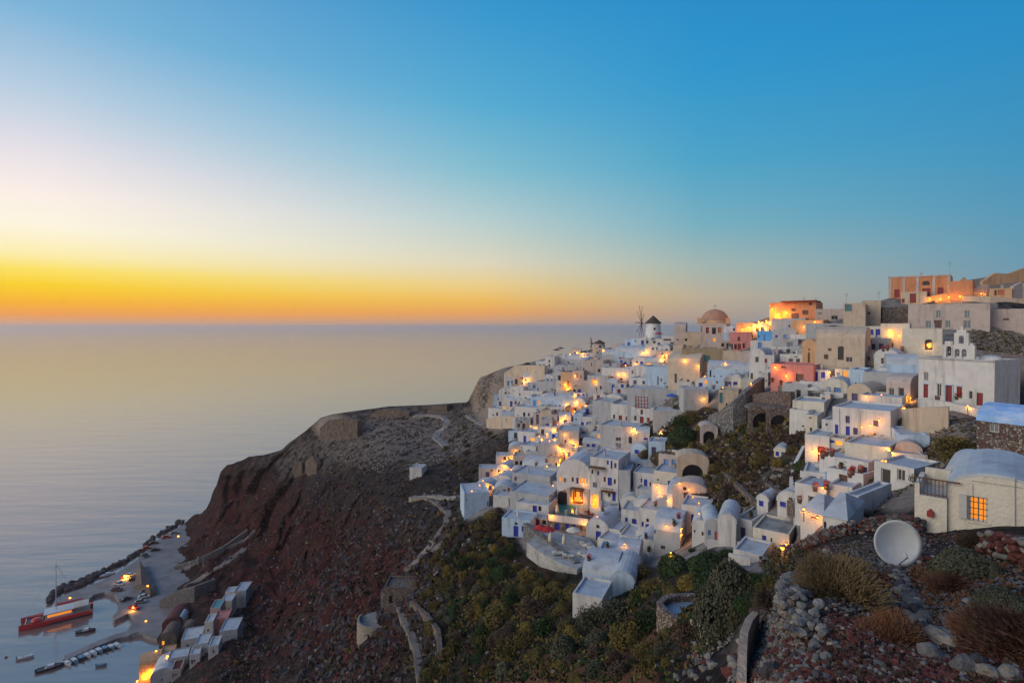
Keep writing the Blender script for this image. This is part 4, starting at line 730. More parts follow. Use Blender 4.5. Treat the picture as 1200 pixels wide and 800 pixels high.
lathe('cupola', [(1.3, 0)] + [(1.3 * math.cos(t), .1 + .6 * math.sin(t)) for t in [i * math.pi / 14 for i in range(7)]] + [(.02, .7)], M['w'], ch, loc=(cxp(1150), 3, hc - .1), n=20)
for b in (1113, 1123, 1131):
    v, f = [], []; cylv(v, f, (cxp(b), .25, hc + .75), (cxp(b), .25, hc + 1.05), .16, .08, 8); cylv(v, f, (cxp(b), .25, hc + 1.05), (cxp(b), .25, hc + 1.4), .02, .02, 5); mesh_obj('bell', v, f, M['metal'], ch)
dm = [o for o in COL.objects if o.get('label', '').startswith('square church body')][0]
hd = max(v.co.z for v in wl(dm)); q = dm.location.y / F; r = 15.5 * q
M['dome'] = mat('ochre_banded_dome', (.42,.25,.17), .8, var=.15, scale=2, second=(.30,.20,.17), sscale=.8)
dr = lathe('dome_drum', [(r * 1.1, -.6), (r * 1.12, .5), (r * 1.0, .55), (r * 1.0, .9)], M['o'], dm, loc=(0, 5, hd), n=28)
lathe('dome', [(r * math.cos(t), .9 + r * .86 * math.sin(t)) for t in [i * math.pi / 24 for i in range(12)]] + [(.02, .9 + r * .86)], M['dome'], dm, loc=(0, 5, hd), n=28)
for i in range(1, 6):
    t = i * .2; rr = r * math.cos(t) + .05; lathe('dome_band', [(rr, 0), (rr - .04, .12), (rr - .2, .12)], M['q'], dm, loc=(0, 5, hd + .85 + r * .86 * math.sin(t)), n=28)
v, f = [], []; cylv(v, f, (0, 5, hd + .8 + r * .86), (0, 5, hd + 2.4 + r * .86), .09, .07, 6); boxv(v, f, -.4, .4, 4.95, 5.05, hd + 1.75 + r*.86, hd + 1.87 + r*.86); mesh_obj('cross', v, f, M['metal'], dm)
for k in (-1, 1): box_obj('buttress', (k * (wc*0 + r*1.02) - .5, k * r * 1.02 + .5, .3, 1.4, hd - .1, hd + 1.5), M['o'], dm)
mn = [o for o in COL.objects if o.get('label', '').startswith('orange plastered mansion')][0]
hm = max(v.co.z for v in wl(mn)); q = mn.location.y / F
for px in (1043, 1060, 1076, 1095, 1112):
    s = (px - 1077.5) * 2 * max(v.co.x for v in wl(mn)) / 73; box_obj('pilaster', (s - .28, s + .28, -.12, -.002, -1, hm - .3), M['m'], mn)
w_ = max(v.co.x for v in wl(mn)); box_obj('cornice', (-w_ - .1, w_ + .1, -.18, -.001, hm - .3, hm + .05), M['m'], mn)
for px, py, ww, hh in ((1085, 343, 13, 3), (1102, 335, 10, 2)): pass
for n_, pxs in (('orange building roof', ()),): pass
og = [o for o in COL.objects if 'walls glowing orange' in o.get('label', '')][0]
ho = max(v.co.z for v in wl(og)); wo_ = max(v.co.x for v in wl(og))
box_obj('canopy', (-wo_*.45, wo_ + .2, -1.2, 6, ho + .03, ho + .3), M['rwood'], og)
# ------------------------------------------------------------------ windmills
M['millw'] = mat('mill_whitewash', (.72,.71,.70), .85, var=.08, scale=1, bump=.2, bscale=4)
def windmill(px, yb, yt, ytop, rpx, D, wheel, label, m):
    base = at(px, yb, D); q = D / F; h = (yb - yt) * q; r = rpx * q
    e = empty('windmill', base, 0, label=label, cat='windmill', group='windmills on the ridge')
    lathe('tower', [(r * 1.12, -3), (r * 1.1, 0), (r * .98, h)], m, e, n=24)
    lathe('conical_roof', [(r * 1.12, h - .1), (r * 1.14, h + .05), (.05, h + (yt - ytop) * q)], M['straw'], e, n=20)
    for a, z in ((-95, h * .75), (-60, h * .2), (-120, h * .2), (-85, .3 * h)):
        t = R(a); c = Vector((math.cos(t), math.sin(t), 0)) * r * 1.02
        o = box_obj('window', (-.3, .3, -.06, .06, -.4, .4), M['op_k'], e); o.location = (c.x, c.y, z); o.rotation_euler = (0, 0, t + math.pi / 2)
    if wheel:
        L_, rad = wheel; z = h - .1; hubx = -r - L_ * .38
        cyl_obj('axle', (-r * .5, 0, z), (-r - L_, 0, z + .2), .12, .05, M['rwood'], e)
        cyl_obj('hub', (hubx - .3, 0, z), (hubx + .3, 0, z), .4, .4, M['rwood'], e, n=10)
        for k in range(10):
            t = 2 * math.pi * k / 10 + .12
            cyl_obj('sail_spoke', (hubx, 0, z), (hubx - .5, math.cos(t) * rad, z + math.sin(t) * rad), .11, .08, M['wood'], e, n=5)
    return e
windmill(765.5, 405, 378.5, 369.5, 8.4, 196, (4.2, 6.6), 'large white windmill with a thatched cone and bare spokes on the ridge', M['millw'])
windmill(702.5, 416, 402, 398, 6.2, 206, (2.2, 2.4), 'small grey windmill with a dark cone roof farther down the ridge', M['m'])
# ------------------------------------------------------------------ rocks and walls that are not houses
def ribbon(name, pts, width, m, thick=.5, lift=.12, step=1.0, **k):
    """a paved way laid on the ground along a line of photograph pixels"""
    P3 = [gp(*p) for p in pts]; line = []
    for a, b in zip(P3[:-1], P3[1:]):
        n = max(1, int((b - a).length / step))
        line += [a.lerp(b, i / n) for i in range(n)]
    line.append(P3[-1]); v, f = [], []
    zs = [gz(p.x, p.y) or p.z for p in line]
    for _ in range(3): zs = [sum(zs[max(0, i-1):i+2]) / len(zs[max(0, i-1):i+2]) for i in range(len(zs))]
    for i, p in enumerate(line):
        t = (line[min(i+1, len(line)-1)] - line[max(i-1, 0)]); t.z = 0
        if t.length < 1e-6: t = Vector((1, 0, 0))
        nn = Vector((-t.y, t.x, 0)).normalized() * width / 2; z = zs[i] + lift + .1
        v += [(p.x+nn.x, p.y+nn.y, z), (p.x-nn.x, p.y-nn.y, z), (p.x+nn.x, p.y+nn.y, z-thick-1), (p.x-nn.x, p.y-nn.y, z-thick-1)]
    for i in range(len(line)-1):
        a = i*4; b = a+4; f += [(a,a+1,b+1,b),(a+2,b+2,b+3,a+3),(a,b,b+2,a+2),(a+1,a+3,b+3,b+1)]
    o = mesh_obj(name, v, f, m); tag(o, **k); return o
def wall_line(name, pts, h, m, th=.5, ext=2.5, hs=None, ztop=None, **k):
    """a wall following photograph pixels; pts are the foot of the wall (px, py[, distance])"""
    P3 = [at(*p) if len(p) == 3 else gp(*p) for p in pts]; v, f = [], []
    hs = hs or [h] * len(P3)
    if ztop is not None: hs = [max(.3, ztop - p.z) for p in P3]
    for i, p in enumerate(P3):
        t = (P3[min(i+1, len(P3)-1)] - P3[max(i-1, 0)]); t.z = 0; nn = Vector((-t.y, t.x, 0)).normalized() * th / 2
        v += [(p.x-nn.x, p.y-nn.y, p.z-ext), (p.x+nn.x, p.y+nn.y, p.z-ext), (p.x+nn.x, p.y+nn.y, p.z+hs[i]), (p.x-nn.x, p.y-nn.y, p.z+hs[i])]
    for i in range(len(P3)-1):
        a = i*4; b = a+4; f += [(a,b,b+3,a+3),(a+3,b+3,b+2,a+2),(a+2,b+2,b+1,a+1)]
    n = len(P3)*4; f += [(0,3,2,1),(n-4,n-3,n-2,n-1)]
    o = mesh_obj(name, v, f, m); tag(o, kind='thing', **k); return o
M['sd'] = mat('ruin_masonry', (.17,.13,.105), .95, var=.4, scale=1.2, bump=1, bscale=2.5, second=(.09,.07,.06), sscale=.6)
M['path'] = mat('pale_path', (.27,.25,.235), .9, var=.2, scale=1.2, second=(.17,.155,.145), sscale=.4, bump=.3, bscale=6)
M['pathd'] = mat('dirt_path', (.22,.185,.165), .95, var=.25, scale=1.2, second=(.15,.12,.105), sscale=.6, bump=.5, bscale=5)
PW = [('footpath', [(486,584),(500,582),(515,590),(528,600),(524,615),(513,630),(500,645),(486,660),(474,673)], 2.2, 'pathd', 'winding dirt footpath dropping from the village edge towards the ruin'),
 ('footpath', [(484,583),(505,580),(530,582),(548,580)], 3.2, 'path', 'pale paved path linking the lone white box building to the slope'),
 ('footpath', [(545,614),(530,625),(515,640),(507,652)], 2.0, 'pathd', 'second dirt footpath right of the winding one'),
 ('road', [(486,487),(505,485),(520,487),(526,492),(524,500),(514,506),(512,512),(520,518),(525,523)], 3.6, 'path', 'pale switchback road on the far promontory'),
 ('footpath', [(456,690),(470,712),(478,730),(490,760),(496,800)], 1.6, 'pathd', 'narrow walled steps below the ruined hut'),
 ('footpath', [(548,486),(560,494),(572,498)], 2.2, 'path', 'pale track at the foot of the castle cliff'),
 ('road', [(215,668),(240,655),(262,640),(300,615)], 3.6, 'pathd', 'inclined harbour road climbing under the red cliff'),
 ('road', [(190,700),(215,690),(235,678),(262,662),(288,640)], 3.0, 'pathd', 'lower walled harbour ramp beside the terraced houses')]
for n_, p_, w_, m_, l_ in PW: ribbon(n_, p_, w_, M[m_], label=l_, kind='structure')
M['stair'] = mat('whitewashed_steps', (.42,.42,.43), .85, var=.15, scale=2, bump=.2, bscale=6)
def stairs(pts, width, label, m='stair'):
    P3 = [gp(*p) for p in pts]; v, f = [], []
    for a, b in zip(P3[:-1], P3[1:]):
        d = b - a; n = max(2, int(Vector((d.x, d.y, 0)).length / .45)); t = Vector((d.x, d.y, 0)).normalized(); nn = Vector((-t.y, t.x, 0)) * width / 2
        for i in range(n):
            c0 = a.lerp(b, i / n); c1 = a.lerp(b, (i+1) / n); z = max(c0.z, c1.z) + .3; s = len(v)
            for c in (c0, c1):
                v += [(c.x+nn.x, c.y+nn.y, z), (c.x-nn.x, c.y-nn.y, z), (c.x-nn.x, c.y-nn.y, z-1.6), (c.x+nn.x, c.y+nn.y, z-1.6)]
            f += [(s,s+1,s+5,s+4),(s+1,s+2,s+6,s+5),(s,s+4,s+7,s+3),(s,s+3,s+2,s+1),(s+4,s+5,s+6,s+7)]
    for side in (-1, 1):
        pass
    o = mesh_obj('stairs', v, f, M[m]); tag(o, label=label, cat='stairs'); return o
stairs([(583,556),(590,546),(598,535),(604,528)], 2.0, 'lamplit steps climbing along the outer village edge')
stairs([(654,545),(658,534),(655,522),(648,515)], 2.2, 'orange lit stepped lane in the middle of the village')
stairs([(948,600),(946,588),(950,575),(958,566)], 2.4, 'broad grey steps beside the gabled hut with blue shutters')
stairs([(957,566),(954,548),(951,532)], 1.6, 'narrow steps between two lamps left of the blue planters')
stairs([(595,578),(597,592),(603,607)], 1.8, 'curved outer stairs left of the blue door terrace')
stairs([(818,604),(808,585),(797,568),(790,556)], 2.6, 'stepped lane with a string of lamps beside the dirt bank')
stairs([(772,514),(783,500),(795,488)], 1.6, 'white stair running up from the double house with red doors')
# stone and plaster walls
wall_line('retaining_wall', [(616,634),(625,640),(645,652),(664,662),(676,668)], 4.5, M['e'], 1.0, 5, ztop=67.5, label='curved grey stone retaining wall holding up the umbrella terrace', cat='wall')
wall_line('castle_wall', [(592,452),(605,447),(620,446),(640,446)], 5, M['t'], 1.5, 5, hs=[5,6.3,6,5.5], label='long tan ruined castle wall at the tip of the ridge', cat='wall')
wall_line('castle_wall', [(572,500),(585,500),(600,499),(612,500)], 4, M['t'], 1.5, 5, hs=[3,3.6,3.4,3.0], label='tan retaining wall under the lowest white terrace house', cat='wall')
wall_line('stone_wall', [(1033,379),(1050,379),(1070,378),(1095,372)], 3.6, M['s'], 1, 4, label='reddish rubble wall between the skyline mansion and the cafe', cat='wall')
wall_line('stone_wall', [(884,484),(905,484),(929,483)], 4, M['s'], 1, .5, hs=[3.6,4.0,3.6], label='rubble wall spanning the dark arches in mid slope', cat='wall')
wall_line('retaining_wall', [(833,505),(845,508),(860,506),(872,496),(884,478),(893,462)], 3.4, M['e'], 1, 3, hs=[3.2,4.4,6,6,5,3.4], label='curved grey stone wall with a lit parapet in mid slope', cat='wall')
wall_line('retaining_wall', [(1062,512),(1085,512),(1112,500)], 5, M['t'], 1, 3, hs=[3.6,3.6,2.4], label='tan stone retaining wall under the white church building', cat='wall')
wall_line('retaining_wall', [(1078,476),(1110,480),(1140,487),(1170,495)], 1.1, M['w'], .6, 3, label='low white terrace wall before the church building', cat='wall')
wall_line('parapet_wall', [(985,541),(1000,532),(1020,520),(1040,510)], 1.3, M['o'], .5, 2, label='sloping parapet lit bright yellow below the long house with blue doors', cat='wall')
wall_line('parapet_wall', [(933,600),(930,585),(927,568),(932,550),(942,530)], 1.0, M['w'], .4, 2, label='curved white parapet of the stepped lane', cat='wall')
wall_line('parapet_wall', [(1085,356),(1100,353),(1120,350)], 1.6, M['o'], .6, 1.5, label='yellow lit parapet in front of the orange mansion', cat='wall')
wall_line('stone_wall', [(850,560),(862,570),(880,588),(893,600)], .8, M['s'], .6, 1, label='long diagonal red stone wall across the overgrown slope', cat='wall')
wall_line('stone_wall', [(912,592),(925,594),(940,597)], .9, M['s'], .6, 1, label='dark red dry stone wall behind the gabled hut with blue shutters', cat='wall')
wall_line('stone_wall', [(899,572),(910,580),(922,588)], .9, M['s'], .6, 1, label='short broken red stone wall above the dark red dry stone wall', cat='wall')
wall_line('retaining_wall', [(940,560),(952,566),(957,590)], 1.0, M['w'], .5, 2, label='white wall turning beside the grey steps', cat='wall')
wall_line('garden_wall', [(482,712),(500,728),(514,748),(516,775)], 1.4, M['s'], .7, 2, label='curving dark red stone wall below the ruined hut', cat='wall')
wall_line('harbour_wall', [(188,718),(205,712),(228,704),(252,690)], 5, M['e'], 1, 4, hs=[5,6,5.5,4], label='tall grey retaining wall above the harbour vaults', cat='wall')
wall_line('harbour_wall', [(205,668),(232,660),(262,645),(290,625)], 2, M['e'], 1, 4, label='grey wall of the inclined harbour road', cat='wall')
wall_line('ruin_wall', [(377,511),(388,513),(404,513),(421,511)], 7, M['sd'], 2, 4, hs=[4,8.4,8.9,7], label='ruined tan bastion on the outermost promontory', cat='ruin')
wall_line('ruin_wall', [(437,487),(448,487),(466,487),(482,486)], 3, M['sd'], 3, 3, hs=[.8,2.9,3.4,1.4], label='low ruined mound wall on the promontory skyline', cat='ruin')
wall_line('ruin_wall', [(504,481),(515,481),(526,480)], 2.4, M['sd'], 3, 3, label='square ruined stone hut on the promontory skyline', cat='ruin')
wall_line('ruin_wall', [(345,552),(352,552),(356,552)], 4, M['sd'], 2, 3, hs=[4,4.5,4], label='broken pier of masonry on the dark promontory slope', cat='ruin')
wall_line('ruin_wall', [(360,552),(368,552),(374,551)], 5, M['sd'], 2, 3, hs=[4,7,3], label='ruined tan house wall with a gap on the dark promontory slope', cat='ruin')
house(480, 494, 548, 560, 20, 5, 'f', 'w', [], 'lone small white hut on the dark promontory slope', name='hut')
for pts, h, m_, lb in [([(1120,343),(1130,342),(1140,344)], [2,3.4,1.2], 'o', 'crumbling ochre wall right of the mansion wing'), ([(1140,346),(1150,345),(1158,347)], [1.5,2.2,2.6], 'm', 'broken mauve wall left of the ruined ochre building'),
    ([(1150,336),(1165,333),(1180,331),(1205,328)], [1.2,2.6,2.0,3.2], 'o', 'long ragged ochre ruin wall on the skyline at the right edge'), ([(1186,352),(1196,350),(1206,352)], [3,3.6,2], 'm', 'mauve ruin stub under the long ragged ruin wall'), ([(1128,352),(1160,354),(1205,356)], [1.0,1.2,1.0], 't', 'low tan terrace wall running under the skyline ruins')]:
    wall_line('ruin_wall', pts, 2, M[m_], .8, 3, hs=h, label=lb, cat='ruin')
# cave openings, domes of old cisterns
def cave(px, py, w, h, label, m='t', deep=3):
    p = gp(px, py); q = p.y / F; e = empty('cave_house', p, R(-12), label=label, cat='cave house')
    arch_wall(e, 'arch_wall', -w*q*.75, w*q*.75, -1.5, h*q*1.25, [(0, w*q, -.2, h*q)], .6, M[m])
    v, f = [], []; boxv(v, f, -w*q*.6, w*q*.6, .62, deep, -.5, h*q*1.1); mesh_obj('cave_shade', v, f, M['op_k'], e)  # black block behind the arch: the hollow's shade put into its colour
    pts = arcpts(w*q*1.5, h*q*.35, 8); v = [(x, .01, h*q*1.25 + z) for x, z in pts] + [(x, deep + 1, h*q*1.25 + z) for x, z in pts]; n = len(pts)
    mesh_obj('vault', v, [(i, i+1, n+i+1, n+i) for i in range(n-1)] + [tuple(reversed(range(n)))], M[m], e)
cave(831, 519, 13, 14, 'ruined pale arch with a dark cave mouth below the green shrubs', 'm')
cave(812, 566, 24, 22, 'wide tan arch over a shadowed hollow in the scrub slope', 't')
cave(893, 500, 20, 16, 'left dark arch under the rubble wall', 's')
cave(913, 501, 18, 15, 'right dark arch under the rubble wall beside a pale pillar', 's')
house(907, 922, 524, 535, 10, 4, 'v', 'c', [('W', 911, 531, 4, 6, 'b'), ('W', 918, 531, 5, 6, 'l')], 'low blue fronted shed beside the cream blocks', name='shed')
# ------------------------------------------------------------------ more houses of the lower edge and the hotel terraces
ROWS2 = '''
671 706 698 722 16 5 f w | W676,706,1,1,k | pale blue white block at the lowest corner of the village above the bushes
683 722 674 700 12 7 s u | W690,690,1,1,k | pale stepped terrace roof above the lowest corner block
716 743 670 695 8 7 v u | W722,684,1,1,k | pale blue cube right of the lowest stepped terrace
698 724 652 678 10 6 f u | W699.6,650,3,4,l W706,656,3,4,l | pale white block with two small light blue shutters above the lowest terraces
722 748 654 676 8 6 s u | W730,664,1,1,k | pale low vault between the lowest terraces and the dark bushes
'''
for r in ROWS2.strip().split('\n'): H_(r)
H_("641 690 609 628 16 4 f e | D652.5,618.5,5,10,b D664.6,620,4,13,b D672.6,619,3,10,b D681,620,3,9,n W646,616,2,3,v | stone fronted lower storey with three blue doors under the pool terrace", D=107)
def slab(name, pts, z, th, m, **k):
    P3 = [at(px, py, seaD(py, z)) for px, py in pts]; n = len(P3)
    v = [tuple(p) for p in P3] + [(p.x, p.y, p.z - th) for p in P3]
    bm = bmesh.new(); vs = [bm.verts.new(q) for q in v]
    try: bm.faces.new(vs[:n]); bm.faces.new(list(reversed(vs[n:])))
    except ValueError: pass
    for i in range(n): bm.faces.new((vs[i], vs[n+i], vs[n+(i+1) % n], vs[(i+1) % n]))
    bmesh.ops.triangulate(bm, faces=bm.faces[:2]); bmesh.ops.recalc_face_normals(bm, faces=bm.faces)
    me = bpy.data.meshes.new(name); bm.to_mesh(me); bm.free(); me.materials.append(m)
    o = link(bpy.data.objects.new(name, me)); tag(o, **k); return o
M['paving'] = mat('pale_paving', (.40,.39,.38), .85, var=.15, scale=1.5, second=(.27,.26,.25), sscale=.7, bump=.2, bscale=5)
M['poolw'] = mat('pool_water', (.01,.16,.17), .08, spec=.6, bump=.15, bscale=2)
slab('terrace', [(617,635),(640,621),(688,629),(706,648),(676,667),(655,659),(632,646)], 67.2, 2.5, M['paving'], label='white terrace floor with umbrellas held up by the grey wall', kind='structure')
slab('pool_terrace', [(642,607),(650,589),(700,596),(706,612),(690,612),(668,609)], 66.9, .8, M['paving'], label='terrace floor round the cave pool', kind='structure')
pw = slab('swimming_pool', [(655,580),(664,582),(667,589),(676,594),(677,604),(664,604),(655,600)], 67.05, .5, M['poolw'], label='teal swimming pool running into a dark cave at the hotel', cat='pool')
def parasol(px, py, D, h, r, closed, m, label, group='parasols of the village terraces'):
    b = gp(px, py) if D is None else at(px, py, D); e = empty('parasol', b, 0, label=label, cat='parasol', group=group)
    cyl_obj('pole', (0,0,-.6), (0,0,h), .04, .03, M['frame'], e, n=6)
    if closed: lathe('canopy', [(.1, h*.35), (r*.3, h*.42), (r*.22, h*.8), (.02, h*1.02)], m, e, n=8)
    else: lathe('canopy', [(r, h*.78), (r*.98, h*.74), (r, h*.78), (r*.5, h*.9), (.02, h)], m, e, n=8, smooth=False)
for px, py, Z, cl, mm, lb in [(653,606,66.9,1,'canvas','closed parasol lit orange left of the pool'),(676.5,609,66.9,1,'canvas','closed parasol lit orange right of the pool'),(645,641,67.2,1,'canvas','closed cream parasol at the left of the grey walled terrace'),
    (661,644,67.2,1,'canvas','closed cream parasol in the middle of the grey walled terrace'),(672,635,67.2,0,'canvas','open cream parasol by the blue doors of the lower storey'),(634,632,67.2,0,'redcloth','dark red open parasol at the left of the grey walled terrace'),(642,634,67.2,0,'redcloth','second dark red open parasol of the grey walled terrace')]:
    parasol(px, py, seaD(py, Z), 2.7, 1.35, cl, M[mm], lb)
for px, py, mm, lb in [(1044,408,'canvas','cream parasol on the cafe terrace under the globe lamp'),(1054,400,'canvas','yellow lit parasol beside the globe lamp'),(955,470,'canvas','yellow awning parasol of the small cafe'),(657,414,'straw','straw parasol on the seaward ridge'),(652,416,'straw','second straw parasol on the seaward ridge'),
    (613,449,'z','orange parasol near the cliff edge'),(772,398,'redcloth','red parasol beside the large windmill'),(787,473,'bluecloth','blue parasol above the green shrubs'),(720,446,'z','orange parasol among the red seats'),(729,436,'z','second orange parasol above the red seats'),(771,444,'z','closed orange parasol at the broad pale blue wall'),(775,450,'z','second closed orange parasol at the broad pale blue wall'),(1124,465,'bluecloth','small blue parasol before the red doors of the church building')]:
    parasol(px, py, None, 2.6, 1.5, 'closed' in lb, M['op_z'] if mm == 'z' else M[mm], lb)
def sunbed(px, py, Z, a, label, cushion):
    e = empty('sun_lounger', at(px, py, seaD(py, Z)), R(a), label=label, cat='sun lounger', group='sun loungers on the hotel terraces')
    box_obj('frame', [(-.35,.35,-.95,.95,.25,.33), (-.33,-.27,-.9,-.84,0,.25), (.27,.33,-.9,-.84,0,.25), (-.33,-.27,.84,.9,0,.25), (.27,.33,.84,.9,0,.25)], M['frame'], e)
    box_obj('cushion', [(-.32,.32,-.9,.3,.333,.43), (-.32,.32,.3,.92,.4,.62)], M[cushion], e)
for i, (px, py, a) in enumerate([(684,640,20),(690,643,20),(696,646,20),(683,652,60),(690,655,60),(654,650,100),(666,653,90)]):
    sunbed(px, py, 67.23, a, 'grey sun lounger ' + ['under the open cream parasol', 'second from the open cream parasol', 'third from the open cream parasol', 'near the outer wall of the terrace', 'at the right corner of the terrace', 'left of the middle cream parasol', 'right of the middle cream parasol'][i], 'canvas')
for i, (px, py, a) in enumerate([(690,603,40),(695,606,40),(684,606,80)]):
    sunbed(px, py, 66.93, a, 'sun lounger with dark cushions ' + ['right of the cave pool', 'beside the lit arch of the hotel wing', 'between the pool and the terrace edge'][i], 'rwood')
wall_line('terrace_parapet', [(643,608,seaD(608,66.9)),(655,609.5,seaD(609.5,66.9)),(668,611,seaD(611,66.9)),(689,614,seaD(614,66.9))], 1.0, M['w'], .25, .3, label='white parapet along the front of the pool terrace', cat='wall')
# furniture boxes: planters, benches
def planter(px, py, D, w, m, label, cat='planter', h=.6):
    b = gp(px, py) if D is None else at(px, py, D); e = empty('planter', b, R(-15), label=label, cat=cat)
    box_obj('box', [(-w/2, w/2, -.25, -.19, -.3, h), (-w/2, w/2, .19, .25, -.3, h), (-w/2, -w/2+.06, -.189, .189, -.3, h), (w/2-.06, w/2, -.189, .189, -.3, h), (-w/2+.06, w/2-.06, -.189, .189, h-.2, h-.12)], m, e)
for px, lb in ((972, 'left'), (981, 'middle'), (990, 'right')): planter(px, 562 - (px < 975) * 3, 63, .8, M['l2'], 'bright blue planter box, %s one below the white terrace house' % lb)
# ------------------------------------------------------------------ the packed small houses between the named ones
def short(l):
    w = l.split(); stop = {'below','beside','at','among','behind','above','near','under','between','directly','standing','left','right','on','in','before','joining','running','of','stepping','lit'}
    out = []
    for i, x in enumerate(w):
        if x in stop and i >= 3: break
        out.append(x)
        if len(out) == 9: break
    while out and out[-1] in ('a','and','the','with','of','to','two','small','that','its','very','one','bright','dark','wide','long','little','over'): out.pop()
    return ' '.join(out)
NAMED = [(o, o['label'], o.location.copy()) for o in COL.objects if o.get('category') in ('house','church','chapel','hotel')]
def pix(p): return (600 + F * p.x / p.y, HZ - F * (p.z - H) / p.y)
NP = [(pix(p), l) for o, l, p in NAMED if l]
USED = set(l for o, l, p in NAMED)
def where_label(pre, px, py, most=16):
    near = sorted(NP, key=lambda q: (q[0][0] - px) ** 2 + (q[0][1] - py) ** 2)
    for (qx, qy), l in near[:8]:
        dx, dy = px - qx, py - qy
        rel = ('right of' if dx > 0 else 'left of') if abs(dx) > abs(dy) else ('below' if dy > 0 else 'above')
        for adv in ('just ', ''):
            s = pre + ' ' + adv + rel + ' the ' + short(l); s = ' '.join(s.split()[:most])
            if s not in USED: USED.add(s); return s
    return s
def coverage(px, py, m=0):
    return any(a - m < px < b + m and c - m < py < d + m for a, b, c, d in COVER)
rnd = random.Random(11)
POLY_FILL = [(598,446),(622,450),(640,424),(700,414),(750,406),(800,398),(870,392),(900,384),(1000,376),(1060,392),(1060,425),(1075,470),(1000,478),(960,480),(930,470),(885,458),(830,450),(825,480),(770,500),(770,540),(800,556),(812,600),(832,632),(800,655),(760,662),(700,660),(640,640),(604,630),(596,600),(572,590),(548,590),(556,570),(585,556),(600,525),(604,500),(575,495),(582,478)]
POLY_F2 = [(935,500),(960,490),(965,540),(1000,565),(1050,575),(1010,600),(990,615),(940,625),(925,610),(945,570)]
tries = 0; made = 0
while tries < 9000 and made < 205:
    sm = made >= 130
    tries += 1
    px = rnd.uniform(545, 1075); py = rnd.uniform(392, 655)
    if not (bool(inpoly(px, py, POLY_FILL)) or bool(inpoly(px, py, POLY_F2))): continue
    if bool(inpoly(px, py, SCRUB)): continue
    D = float(np.exp(logD(px, py))); w = (rnd.uniform(1.9, 3.3) if sm else rnd.uniform(3.2, 6.0)) * F / D; h = (rnd.uniform(1.7, 2.7) if sm else rnd.uniform(2.2, 3.6)) * F / D
    a, b, c, d = px - w/2, px + w/2, py - h, py
    # at most a little overlap with what already stands there (facade against facade)
    if sm and (px > 940 or any(abs(px - (A + B) / 2) < 12 and 0 < Dd - py < 16 and Dd - Cc > 40 for A, B, Cc, Dd in COVER[:3])): continue
    if any(min(b, B) - max(a, A) > (.6 if sm else .35) * min(w, B - A) and min(d, Dd) - max(c, Cc) > (.62 if sm else .45) * min(h, Dd - Cc) for A, B, Cc, Dd in COVER): continue
    roof = rnd.choices('fvs', (6, 3, 1.5))[0]; wall = rnd.choices('wgucmt', (7, 3, 2, 2, 1, .7 if py < 480 else .2))[0]
    ops = []; colr = rnd.choices('bkvnrl', (8 if px > 640 else 2, 2, 2, 2, 1, 1.5))[0]; s = F / D
    dx = rnd.uniform(-.25, .25) * w
    ops.append(('D', px + dx, d - 1.05 * s, .95 * s, 2.1 * s, colr))
    if w > 3.6 * s and rnd.random() < .8: ops.append(('W', px + dx + (1 if dx < 0 else -1) * rnd.uniform(1.3, 1.7) * s, d - 1.5 * s, .8 * s, 1.1 * s, colr if rnd.random() < .6 else 'k'))
    if w > 4.6 * s: ops.append(('W', px - dx + rnd.uniform(-.3,.3) * s, d - 2.55 * s, .55 * s, .5 * s, 'k'))
    if rnd.random() < .09: ops[-1] = ops[-1][:5] + ('o',)
    cn = {'b': 'blue', 'k': 'dark', 'v': 'violet', 'n': 'brown', 'r': 'red', 'l': 'light blue', 'o': 'lit'}
    pre = {'w': 'white', 'g': 'greyish', 'u': 'pale blue', 'c': 'cream', 'm': 'mauve', 't': 'tan'}[wall] + {'f': ' cube', 'v': ' gabled vault', 's': ' low vault'}[roof] + ', ' + cn[ops[0][5]] + ' door,'
    yw = rnd.uniform(0, 26)
    e = house(a, b, c, d, yw, rnd.uniform(2.2, 3.4) if sm else rnd.uniform(4, 6), roof, wall, ops, where_label(pre, px, py), cat='house', name='small_house', group='small packed village houses')
    made += 1
    if rnd.random() < .45 and roof == 'f':   # chimney or water tank on the roof
        hh = max(v.co.z for v in wl(e)); x = rnd.uniform(-.8, .8)
        if rnd.random() < .6: box_obj('chimney', [(x-.18, x+.18, 2.2, 2.56, hh-.4, hh+.7), (x-.24, x+.24, 2.14, 2.62, hh+.7, hh+.8)], M['w'], e)
        else: cyl_obj('water_tank', (x-.5, 2.5, hh+.25), (x+.5, 2.5, hh+.25), .33, .33, M['frame'], e, n=10)
print('fillers', made, tries)
# chimneys on the named houses too
for o, l, p in NAMED:
    if rnd.random() < .35 and 'church' not in l and 'vault' not in l and 75 < p.y < 190:
        hh = max(v.co.z for v in wl(o)); ww = max(v.co.x for v in wl(o)); x = rnd.uniform(-.6, .6) * ww
        box_obj('chimney', [(x-.2, x+.2, 2.6, 3.0, hh-.4, hh+.8), (x-.26, x+.26, 2.54, 3.06, hh+.8, hh+.9)], M['g'], o)
